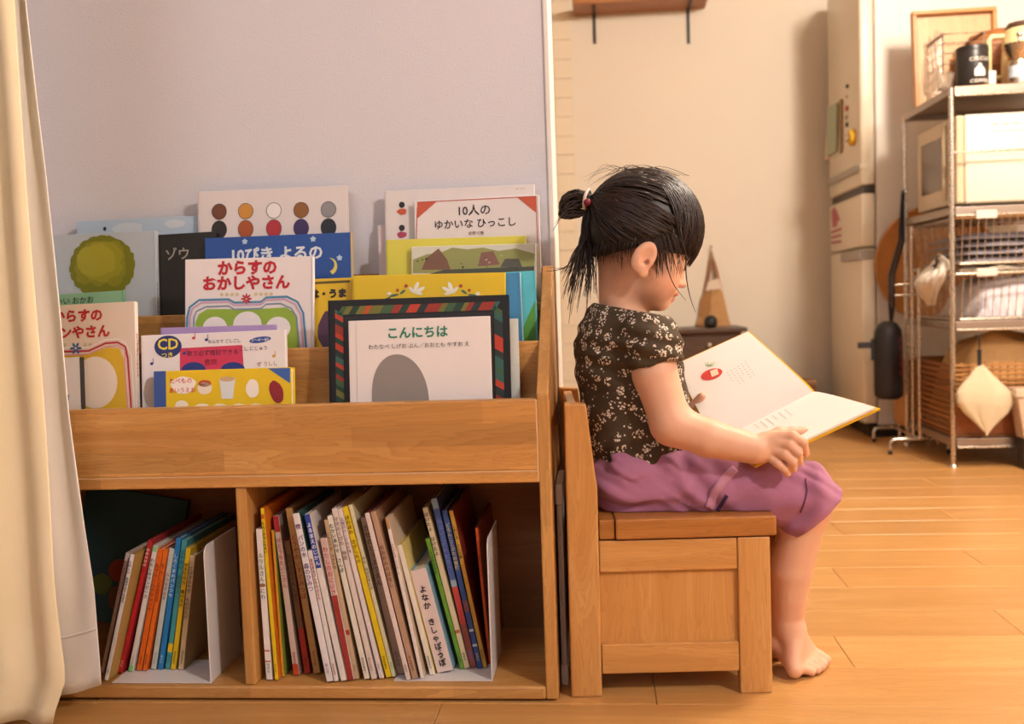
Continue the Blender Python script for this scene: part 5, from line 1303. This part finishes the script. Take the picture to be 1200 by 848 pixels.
finger([(903, 535.5, .035), (911, 542.5, .030), (918.5, 549, .030), (923, 555, .040)], [.0076, .0066, .0059, .0053], .0022)
finger([(899, 514, .050), (913, 507, .060), (928, 506.5, .064), (943, 504.5, .066)], [.0105, .0095, .0086, .0068], .008)
# left arm, its thumb on the far page
shl, ell_, wrl = P(762, 398, .245), P(782, 505, .300), P(799, 492, .278)
B.chain([shl, P(768, 445, .27), ell_], [.037, .0355, .030], .02).chain([ell_, P(792, 499, .29), wrl], [.030, .027, .0235], .015)
B.ell(P(806, 487, .268), (.020, .015, .020), k=.012)
finger([(804, 487, .246), (812, 476, .226), (822.5, 464, .2145)], [.0095, .0085, .0070], .008)
for k_ in range(4):
    finger([(812+k_, 484+k_*6, .272-.004*k_), (822+k_*2, 478+k_*6, .276-.006*k_), (832+k_*2, 474+k_*6, .268-.006*k_)], [.0082, .0074, .0062])
# legs
def leg(Y, fy, ddx=0.0):
    hp = P(748, 566, Y); kn = P(946, 586, Y); kn = kn+np.array([ddx, 0, 0])
    an = onY(922, 733, fy)+np.array([ddx, 0, 0]); cf = onY(929, 668, (Y+fy)/2)+np.array([ddx-.004, 0, 0])
    B.chain([hp, (hp+kn)/2+np.array([0, 0, .004]), kn], [.050, .049, .040], .03).chain([kn, cf, an], [.037, .0345, .0250], .02)
    he = onY(912, 753, fy)+np.array([ddx, .003, 0]); o = np.array([ddx, fy-.140, 0])
    tips = [(951, 787), (957.5, 784.5), (962, 781.5), (965, 778), (967, 773)]; roots = [(931, 784.5), (936, 779.5), (941, 775), (946, 771), (951, 766.5)]
    rr = [.0068, .0070, .0074, .0078, .0098]
    R_ = [onZ(*q, .0165)+o for q in roots]; T2 = [onZ(*q, .0085 if i < 4 else .0105)+o for i, q in enumerate(tips)]
    B.cone(an, he, .0245, .0190, .012)
    for i in range(5):
        B.cone(an+np.array([.006, (i-2)*.006, -.008]), R_[i], .0200, .0112 if i < 4 else .0125, .012)
        B.cone(he, R_[i], .0165, .0105, .010)
        mid = (R_[i]+T2[i])/2+np.array([0, 0, .0035])
        B.chain([R_[i], mid, T2[i]], [.0100 if i < 4 else .0115, rr[i]*.95, rr[i]], .0035)
leg(.118, .140); leg(.218, .226, -.02)
V, F = B.mesh(.0019)
V[:, 2] = np.maximum(V[:, 2], .0006)
V[:, 2] = np.where(V[:, 0] < .260, np.maximum(V[:, 2], .2880), V[:, 2])
Vl = (V-HC) @ HR                                      # head coordinates of every vertex
t = NT('skin'); at_ = t.n('ShaderNodeAttribute', attribute_name='tint')
n = t.noise(t.coords(), 60, 3); c = t.mix(t.math('MULTIPLY', n, .35), lin('#d8a88c'), lin('#cf9a7c'))
c = t.mix(1.0, c, at_.outputs['Color'], 'MULTIPLY'); t.set(c, .48, spec=.35)
t.b.inputs['Subsurface Weight'].default_value = .12; t.b.inputs['Subsurface Radius'].default_value = (.012, .005, .003); t.b.inputs['Subsurface Scale'].default_value = .5
body = kid('body', V, F, [t.m])
tint = np.ones((len(V), 4), np.float32)
def tone(w, rgb):
    w = np.clip(w, 0, 1)[:, None]; tint[:, :3] = tint[:, :3]*(1-w)+tint[:, :3]*np.array(rgb)*w
fv, sv, uv = Vl[:, 0], Vl[:, 1], Vl[:, 2]
inh = (np.abs(sv) < .095) & (uv > -.14) & (fv > -.11) & (fv < .11)
lip = inh & (np.abs(sv) < .016) & (fv > .074) & (uv < -.0815) & (uv > -.103)
tone(lip*.85, (.86, .50, .48)); tone((lip & (np.abs(uv+.0918) < .0016))*.8, (.45, .28, .28))
tone(np.exp(-(((fv-.06)/.03)**2+((uv+.078)/.022)**2+((np.abs(sv)-.045)/.03)**2))*.55*inh, (1.0, .74, .68))
tone(np.exp(-(((fv-.005)/.016)**2+((uv+.05)/.024)**2+((np.abs(sv)-.078)/.016)**2))*.4*inh, (1.0, .78, .72))
# fine short hair of nape and temple: its own dark colour
nape = np.clip((.004-fv)/.03, 0, 1)*np.clip((uv+.124)/.055, 0, 1)*.9; temple = np.clip((fv+.0)/.02, 0, 1)*np.clip((.062-fv)/.02, 0, 1)*np.clip((uv+.068)/.03, 0, 1)*(np.abs(sv) > .03)*.5
tone(np.maximum(nape, temple)*.82*inh*(np.abs(sv) < .0725), (.22, .17, .15))
kn_ = V[:, 2] < .12; tone(kn_*.35, (1.0, .86, .80))
a_ = body.data.color_attributes.new('tint', 'FLOAT_COLOR', 'POINT'); a_.data.foreach_set('color', tint.ravel())
bB_ = bvh_of(V, F)

# --- blouse
T_ = []
for (y, xb, xf, ry) in ((352, 697, 756, .046), (362, 688, 764, .060), (374, 680, 778, .082), (390, 675, 788, .094), (412, 672, 797, .098), (440, 675, 803, .096), (480, 679, 811, .094), (515, 682, 815, .097), (540, 689, 812, .098), (562, 700, 800, .090), (572, 706, 790, .085)):
    a, b = P(xb, y), P(xf, y); T_.append(((a[2]+b[2])/2, (a[0]+b[0])/2, YM, (b[0]-a[0])/2, ry))
S_ = SDF(.016); S_.loft(T_)
aR, bR = P(735, 435, .07), P(800, 421, .07); hN = np.cross(bR-aR, (0, 1, 0)); hN = hN if hN[2] < 0 else -hN; hN = hN/np.linalg.norm(hN)+np.array([0, -.12, 0])
S_.ell(P(757, 390, .085), (.046, .042, .046), k=.02).cutell(P(766, 408, .074), (.0475, .047, .052), aR, hN, k=.012)
S_.ell(P(763, 396, .252), (.048, .044, .050), k=.02).ell(P(768, 410, .265), (.044, .036, .040), k=.02)
def wr_noise(X):
    x, y, z = X[:, 0]*1.0, X[:, 1], X[:, 2]
    w = .0026*np.sin(62*x+9*np.sin(19*z+2)+48*z+20*y)*np.sin(23*z+15*y+1)+.0013*np.sin(110*z-70*x+30*y+3*np.sin(31*x+1))*np.sin(29*x+17*z)
    hem = np.exp(-((z-(.372-.0*x))/.03)**2); return w+hem*.0014*np.sin(190*x+160*y+3*np.sin(60*x))
S_.noise = wr_noise
# neck opening, hem and sleeve hems
a, b = P(687, 353), P(758, 366); d_ = b-a; S_.cut((a+b)/2, (-d_[2], 0, d_[0]))
a, b = P(700, 562), P(800, 520); d_ = b-a; S_.cut((a+b)/2, (d_[2], 0, -d_[0]))
VS, FS = S_.mesh(.0024)
# sleeve openings: press the lower edge flat along its hem line
t = NT('floral_cotton'); v = t.coords(rnd=0)
vo = t.n('ShaderNodeTexVoronoi'); vo.inputs['Scale'].default_value = 56; t.l(v, vo.inputs['Vector'])
vs2 = t.n('ShaderNodeTexVoronoi'); vs2.inputs['Scale'].default_value = 245; t.l(v, vs2.inputs['Vector'])
v3 = t.n('ShaderNodeTexVoronoi'); v3.inputs['Scale'].default_value = 120; t.l(v, v3.inputs['Vector'])
clus = t.math('LESS_THAN', vo.outputs['Distance'], .42); dots = t.math('LESS_THAN', vs2.outputs['Distance'], .46)
single_ = t.math('LESS_THAN', v3.outputs['Distance'], .20); sp = t.n('ShaderNodeSeparateColor'); t.l(v3.outputs['Color'], sp.inputs[0]); pick = t.math('GREATER_THAN', sp.outputs[0], .52)
mask = t.math('MAXIMUM', t.math('MULTIPLY', clus, dots), t.math('MULTIPLY', single_, pick))
sp2 = t.n('ShaderNodeSeparateColor'); t.l(vs2.outputs['Color'], sp2.inputs[0])
fl_ = t.mix(sp2.outputs[0], lin('#e2d8ca'), lin('#c0aa96')); g = t.noise(v, 30, 3)
t.set(t.mix(mask, t.mix(g, lin('#3a2f23'), lin('#504232')), fl_), .8, spec=.2); t.bump(t.noise(t.coords((900, 900, 900)), 1, 2), .2, .0006)
M_FLOR = t.m
kid('blouse', VS, FS, [M_FLOR], 'dark brown blouse with small white flowers')
bS_ = bvh_of(VS, FS)

# --- shorts
G_ = SDF(.02); zs_ = .2838
G_.ell(P(736, 560), (.094, .104, .056))
def sleg(Y, dd=0.0):
    hp, kn, hm = P(742, 563, Y), P(938, 579, Y), P(948, 606, Y+.003); o = np.array([dd, 0, 0])
    G_.chain([hp, P(842, 566, Y)+o*.5, kn+o], [.064, .060, .0545], .02).cone(kn+o, hm+o, .0545, .053, .01).ell(P(962, 590, Y)+o, (.030, .050, .034), k=.02)
sleg(.117); sleg(.217, -.02)
def sh_noise(X):
    x, y, z = X.T; return .0042*np.exp(-((x-.02)/.09)**2)*np.sin(150*(x*.6+z*.9)+6*np.sin(30*y+20*x))+.0034*np.exp(-((x-.34)/.05)**2)*np.sin(170*(x*.75-z*.6)+3*np.sin(40*z))+.0034*np.sin(40*x+52*z+4*np.sin(23*x+9*z))*np.sin(21*z+26*x+.5)+.0016*np.sin(85*x-120*z+40*y+4*np.sin(28*x+2))*np.sin(33*x+1)+.0020*np.abs(np.sin(48*x+70*z+30*y+3*np.sin(35*z+20*x)))**3*np.sin(17*x+2)
G_.noise = sh_noise
a, b = P(984, 577, .118), P(913, 640, .118); d_ = b-a; G_.cut((a+b)/2, (-d_[2], 0, d_[0]) if (-d_[2]) > 0 else (d_[2], 0, -d_[0]))
VG, FG = G_.mesh(.0026)
inseat = VG[:, 0] < .258
VG[:, 2] = np.where(inseat, np.maximum(VG[:, 2], zs_+.0004), VG[:, 2])
M_MAUVE = cloth('mauve_linen', '#a56e8a', h2='#96607c', weave=700)
so = kid('shorts', VG, FG, [M_MAUVE], 'mauve linen shorts')
bG_ = bvh_of(VG, FG)
def ribbon(bv, pts, w, lift=.0016, n=24, th=.0014):
    """a strip laid over a surface along picture points"""
    m = MB(); k = len(pts); L_ = []
    for i in range(n+1):
        t_ = i/n*(k-1); j = min(k-2, int(t_)); q = t_-j
        x = pts[j][0]+(pts[j+1][0]-pts[j][0])*q; y = pts[j][1]+(pts[j+1][1]-pts[j][1])*q
        dx, dy = pts[j+1][0]-pts[j][0], pts[j+1][1]-pts[j][1]; l = math.hypot(dx, dy); nx, ny = -dy/l, dx/l
        row = []
        for s_ in (-1, -.33, .33, 1):
            p, nn = hit(bv, x+nx*w/2*s_, y+ny*w/2*s_)
            if p is None: row = None; break
            row.append(tuple(p+nn*lift))
        if row: L_.append(row)
    R = np.array(L_); 
    if len(R) < 2: return None
    return MB().grid(lambda u, v: R[min(len(R)-1, int(round(u*(len(R)-1)))), min(3, int(round(v*3)))], len(R)-1, 3, th)
r_ = ribbon(bG_, [(861, 549), (850, 560), (838, 575), (829, 598)], 10, .0022)
if r_: part(so, 'side_tab', r_, cloth('mauve_tab', '#b58097', weave=700), world=True, smooth=180, label='lighter stitched side tab')
r_ = ribbon(bG_, [(838, 601), (846, 590), (852, 580)], 4, .0012)
if r_: part(so, 'tab_lining', r_, flat('#3a2448', .8), world=True, smooth=180)
r_ = ribbon(bG_, [(944, 560), (946, 575), (942, 590), (938, 600)], 1.6, .0010)
if r_: part(so, 'seam', r_, flat('#6f3c58', .9), world=True, smooth=180)

# --- hair
t = NT('dark_hair'); v = t.coords((1, 1, 1)); n = t.noise(v, 90, 3); t.set(t.mix(n, lin('#1a110d'), lin('#33211a')), .44, spec=.45); M_HAIR = t.m
t = NT('hair_cap'); t.set(t.mix(t.noise(t.coords(), 120, 2), lin('#17100d'), lin('#241812')), .45, spec=.4); M_CAP = t.m
Hh = SDF(.012); ER_ = np.array([.0975, .0785, .0950])
Hh.ell(hd(-.002, 0, .002), (.0945, .0760, .0920), HR).ell(hd(.040, 0, .004), (.052, .060, .051), HR, .012)
VH, FH = Hh.mesh(.0024)
Lh = (VH-HC) @ HR
def hairline(f): return np.interp(f, [-.11, -.072, -.03, 0.0, .02, .045, .07, .09, .11], [-.080, -.074, -.048, -.030, -.026, -.030, -.024, -.020, -.016])
bot = hairline(Lh[:, 0]); ins = Lh[:, 2] < bot
keep = ~ins[FH].all(axis=1); FH = FH[keep]
# draw the edge in towards the scalp so that the cap closes on the head
edge = ins.copy(); Lh2 = Lh.copy(); Lh2[edge, 2] = bot[edge]-.002; sc_ = np.where(edge, .90, 1.0); Lh2[:, 0] *= np.where(edge, .955, 1); Lh2[:, 1] *= np.where(edge, .90, 1)
VH = HC+Lh2 @ HR.T
used = np.unique(FH); mp = np.full(len(VH), -1); mp[used] = np.arange(len(used))
hair = kid('hair', VH[used], mp[FH], [M_CAP], 'black hair tied back with a straight fringe')
rdh = random.Random(21)
KN = np.array([-.1085, 0.004, .020])                        # knot in head coordinates
def shell(d, e=1.0):
    d = np.array(d); c = np.array([-.002, 0, .002]); r = ER_*e
    k = 1/np.linalg.norm(d/r); p = c+d*k
    if d[0] > 0:                                            # fuller front
        c2 = np.array([.040, 0, .004]); r2 = np.array([.056, .064, .055])*e; dd = p-c2; k2 = np.linalg.norm(dd/r2)
        if k2 < 1: p = c2+dd/k2
    return p
def strand_path(a, b, n=9, e0=1.0, e1=1.0, lift=0.0):
    a = np.array(a)/np.linalg.norm(a); b = np.array(b)/np.linalg.norm(b); w = math.acos(max(-1, min(1, a @ b))) or 1e-3
    out = []
    for i in range(n):
        t_ = i/(n-1); d = (math.sin((1-t_)*w)*a+math.sin(t_*w)*b)/math.sin(w)
        out.append(shell(d, e0+(e1-e0)*t_+lift*math.sin(math.pi*t_)))
    return out
def W_(p): return HC+HR @ np.array(p)
def strands(paths, r0, r1=None, taper=True):
    m = MB()
    for p in paths:
        n = len(p); rr = rdh.uniform(r0, r1 or r0*1.5)
        m.tube([tuple(q) for q in p], [rr*(1-.75*(i/(n-1))**2) if taper else rr for i in range(n)], 4)
    return m
paths = []
for i in range(520):                                        # swept back to the knot
    f = rdh.uniform(-.085, .060); side = rdh.choice((-1, 1))
    if rdh.random() < .45: d = np.array([f, side*.08, rdh.uniform(float(hairline(f))+.004, .03)])
    else: d = np.array([rdh.uniform(-.06, .055), rdh.uniform(-.07, .07), rdh.uniform(.03, .09)])
    jit = np.array([0, rdh.uniform(-.012, .012), rdh.uniform(-.014, .014)])
    paths.append([W_(q) for q in strand_path(d, KN+jit, 10, rdh.uniform(.995, 1.022), rdh.uniform(1.0, 1.04))])
part(hair, 'swept_strands', strands(paths, .0009, .0017), M_HAIR, world=True, smooth=180)
paths = []
for i in range(330):                                        # fringe
    a = rdh.uniform(-1, 1); s0 = a*.055; 
    st_ = np.array([rdh.uniform(-.030, .045), s0*.8+rdh.uniform(-.012, .012), .088])
    fe = .092-.040*abs(a)**2.2; en = np.array([fe, a*.066, rdh.uniform(-.040, -.026)+.006*abs(a)])
    paths.append([W_(q) for q in strand_path(st_, en, 10, rdh.uniform(.99, 1.012), rdh.uniform(1.0, 1.05), .010)])
part(hair, 'fringe', strands(paths, .0009, .0017), M_HAIR, world=True, smooth=180)
def free(pts, n=12, j=0.0):
    """smooth strand through picture points (px, py, Y)"""
    q = np.array([P(*p) for p in pts]); 
    if j: q = q+np.array([[rdh.uniform(-j, j)*min(1, i) for _ in range(3)] for i in range(len(q))])
    k = len(q); out = []
    for i in range(n):
        t_ = i/(n-1)*(k-1); a = min(k-2, int(t_)); s_ = t_-a
        p0, p1, p2, p3 = q[max(a-1, 0)], q[a], q[a+1], q[min(a+2, k-1)]
        out.append(.5*((2*p1)+(-p0+p2)*s_+(2*p0-5*p1+4*p2-p3)*s_**2+(-p0+3*p1-3*p2+p3)*s_**3))
    return out
Yn = YM-.008
# side wisps by the temple and the long loose ones
paths = []
for i in range(34):
    x = rdh.uniform(754, 798); paths.append(free([(x, rdh.uniform(268, 280), .092), (x+6, 297, .092), (x+rdh.uniform(4, 12), rdh.uniform(308, 326), .098+rdh.uniform(0, .01))], 8))
part(hair, 'side_wisps', strands(paths, .0006, .0010), M_HAIR, world=True, smooth=180)
part(hair, 'loose_strand', strands([free([(804, 285, .125), (804, 320, .118), (808, 345, .118), (815, 366, .12)], 14), free([(781, 292, .09), (782, 312, .088), (790, 334, .086), (804, 352, .09)], 14)], .0009, .0011), M_HAIR, world=True, smooth=180)
paths = []
for i in range(150):                                        # short hair along the nape edge
    f = rdh.uniform(-.088, -.002); sd = rdh.choice((-1, 1, 1)); u0 = float(hairline(f))
    d0 = np.array([f, sd*rdh.uniform(.02, .08), u0+.012]); p0 = shell(d0, .985); ln = rdh.uniform(.012, .028)
    paths.append([W_(p0), W_(p0*np.array([.985, .955, 1])+np.array([.001, 0, -ln*.5])), W_(p0*np.array([.95, .86, 1])+np.array([.004, 0, -ln]))])
part(hair, 'nape_hair', strands(paths, .0005, .0009), M_HAIR, world=True, smooth=180, kind='stuff')
# knot and pony tail
paths = []
for i in range(110):
    a = rdh.uniform(-.5, 1.0)
    s0 = (694+rdh.uniform(-3, 3), 238+rdh.uniform(-10, 10), Yn+rdh.uniform(-.012, .012))
    top = rdh.uniform(221, 240); lx_ = rdh.uniform(655, 664)
    paths.append(free([s0, (680+rdh.uniform(-4, 4), top+rdh.uniform(-1, 5), Yn+rdh.uniform(-.016, .016)), (lx_+3, top+10, Yn+rdh.uniform(-.014, .014)), (lx_+rdh.uniform(0, 8), rdh.uniform(246, 256), Yn+rdh.uniform(-.012, .012)), (676, rdh.uniform(246, 255), Yn+rdh.uniform(-.012, .012)), (688, 248, Yn+rdh.uniform(-.01, .01))], 14))
part(hair, 'hair_knot', strands(paths, .0012, .0020, False), M_HAIR, world=True, smooth=180)
paths = []
for i in range(85):
    ex = rdh.uniform(656, 704) if i > 16 else rdh.uniform(664, 690); ey = rdh.uniform(318, 352) if i > 16 else rdh.uniform(345, 382)
    mx = (686+ex)/2+rdh.uniform(-2, 8)
    paths.append(free([(690+rdh.uniform(-4, 4), 242, Yn+rdh.uniform(-.01, .01)), (686+rdh.uniform(-5, 5), 272, Yn+rdh.uniform(-.016, .010)), (mx, 300+rdh.uniform(-8, 8), Yn+rdh.uniform(-.024, .012)), (ex, ey, Yn+rdh.uniform(-.035, .01))], 13))
for e in ((642, 313), (640, 318), (650, 262), (648, 270)): paths.append(free([(690, 250, Yn), (680, 285 if e[1] > 300 else 245, Yn-.01), (664, 312 if e[1] > 300 else 246, Yn-.02), (*e, Yn-.03)], 12))
part(hair, 'pony_tail', strands(paths, .0008, .0016), M_HAIR, world=True, smooth=180)
paths = []
for i in range(26):                                         # fly-away hairs over the crown
    x = rdh.uniform(705, 770); paths.append(free([(x+rdh.uniform(20, 40), 206, YM), (x, 199-rdh.uniform(0, 7), YM-.01), (x-rdh.uniform(20, 40), 214+rdh.uniform(-8, 8), YM)], 10))
part(hair, 'fly_away_hair', strands(paths, .0003, .0005), M_HAIR, world=True, smooth=180)
c0 = P(688, 233, Yn-.012)
m = MB(); ring = [tuple(c0+np.array([.010*math.sin(a)*.35+.004*math.cos(a), .020*math.cos(a)+.008, .016*math.sin(a)])) for a in np.linspace(0, 2*math.pi, 22)]
ht = part(girl, 'hair_tie', MB().tube(ring, .0030, 8), flat('#d8c4bc', .5), world=True, smooth=180, label='white and red hair tie')
part(ht, 'bead', MB().ball(tuple(P(688.5, 237, Yn-.026)), .0065, n=14, m=10), flat('#7a2430', .3), world=True, smooth=180)
# lashes of the lowered eye
for s_ in (1, -1):
    pts = [hd(.0798-.0012*abs(k_)*1.2+.001, s_*(.031+.0035*k_), -.0475+.0006*k_*k_) for k_ in (-3, -2, -1, 0, 1, 2, 3)]
    pr = []
    for p in pts:
        q = bB_.find_nearest(Vector(p))[0]; n_ = bB_.find_nearest(Vector(p))[1]; pr.append(tuple(q+n_*.0006))
    part(girl, 'eyelash', MB().tube(pr, .0012, 6), M_HAIR, world=True, smooth=180)

# ------------------------------------------------------------------ the open book in her hands
G1, G0 = onY(953, 460, .170), onY(838, 519, .168)
O1, O0 = onY(1026, 478, .036), onY(886, 543, .047)
Q1, Q0 = onY(877, 389, .285), onY(791, 428, .280)
ob = thing('open_picture_book', 'open picture book with white pages and yellow cover in the hands of the child', 'book', tuple(map(float, (G0+G1)/2)))
def leaf(a0, a1, b0, b1, bulge, off, ext=0.0):
    nrm = np.cross(b0-a0, a1-a0); nrm /= np.linalg.norm(nrm)
    if nrm[2] < 0: nrm = -nrm
    def fn(u, v):
        uu = u*(1+ext); vv = v*(1+2*ext)-ext
        p = (a0*(1-uu)+b0*uu)*(1-vv)+(a1*(1-uu)+b1*uu)*vv
        return p+nrm*(off+bulge*math.sin(math.pi*min(1, u)**.6))
    return fn
M_PG = flat('#ece4dc', .6, .02); M_YEL = flat('#d8a81c', .4, .03)
pages = {}
for nm, (b0, b1), bu in (('near', (O0, O1), .004), ('far', (Q0, Q1), .006)):
    fnp = leaf(G0, G1, b0, b1, bu, 0.0)
    mbp = MB().grid(fnp, 16, 12, .0035); pages[nm] = BVHTree.FromPolygons(mbp.v, mbp.f)
    o = part(ob, 'page_stack', mbp, M_PG, world=True, smooth=40); pages[nm+'o'] = o
    part(ob, 'cover_board', MB().grid(leaf(G0, G1, b0, b1, bu, -.0035, .022), 16, 12, .0028), M_YEL, world=True, smooth=40, label='yellow hard cover')
part(ob, 'spine', MB().tube([tuple(G0+np.array([0, 0, -.005])), tuple(G1+np.array([0, 0, -.005]))], .0032, 8), M_YEL, world=True, smooth=60)
def decal(which, pts, col, lift=.0006, name='picture'):
    vs = []
    for p in pts:
        q, n_ = hit(pages[which], *p)
        if q is None: return
        vs.append(tuple(q+n_*lift))
    part(pages[which+'o'], name, MB().add(vs, [tuple(range(len(vs)))]), flat(col, .6, .02), world=True)
def oval(cx, cy, rx, ry, rot, n=20, a0=0, a1=2*math.pi): return [(cx+rx*math.cos(a)*math.cos(rot)-ry*math.sin(a)*math.sin(rot), cy+rx*math.cos(a)*math.sin(rot)+ry*math.sin(a)*math.cos(rot)) for a in np.linspace(a0, a1, n)]
decal('far', oval(834, 438.5, 13, 6.2, -.30), '#cf3f38')
decal('far', [(832, 435), (840.5, 432), (842.5, 438.5), (834.5, 442)], '#e6d3b8', .0009)
for k_, (dx, dy) in enumerate(((-3, -5), (0, -6), (4, -5.5), (7, -6.5), (9, -4))): decal('far', [(827.5+k_*1.3, 429), (829+k_*1.3, 429.3), (829+dx+k_, 429+dy)], '#8fa56a', .0008)
for which, x0, y0, cols_ in (('far', 852, 436, 6), ('near', 884, 497, 6)):
    for c_ in range(cols_):
        for j in range(6 if c_ % 3 else 4):
            if which == 'far': x, y = x0+c_*4.2+j*2.0, y0-c_*1.6+j*3.0-(c_*.9)
            else: x, y = x0+c_*7.2+j*1.5, y0-c_*3.4+j*1.2
            decal(which, [(x, y), (x+1.3, y+.2), (x+1.1, y+1.3), (x-.1, y+1.0)], '#b9b2ae', .0007, 'printed_character')
bpy.data.objects.remove(_to); bpy.data.curves.remove(_tc)
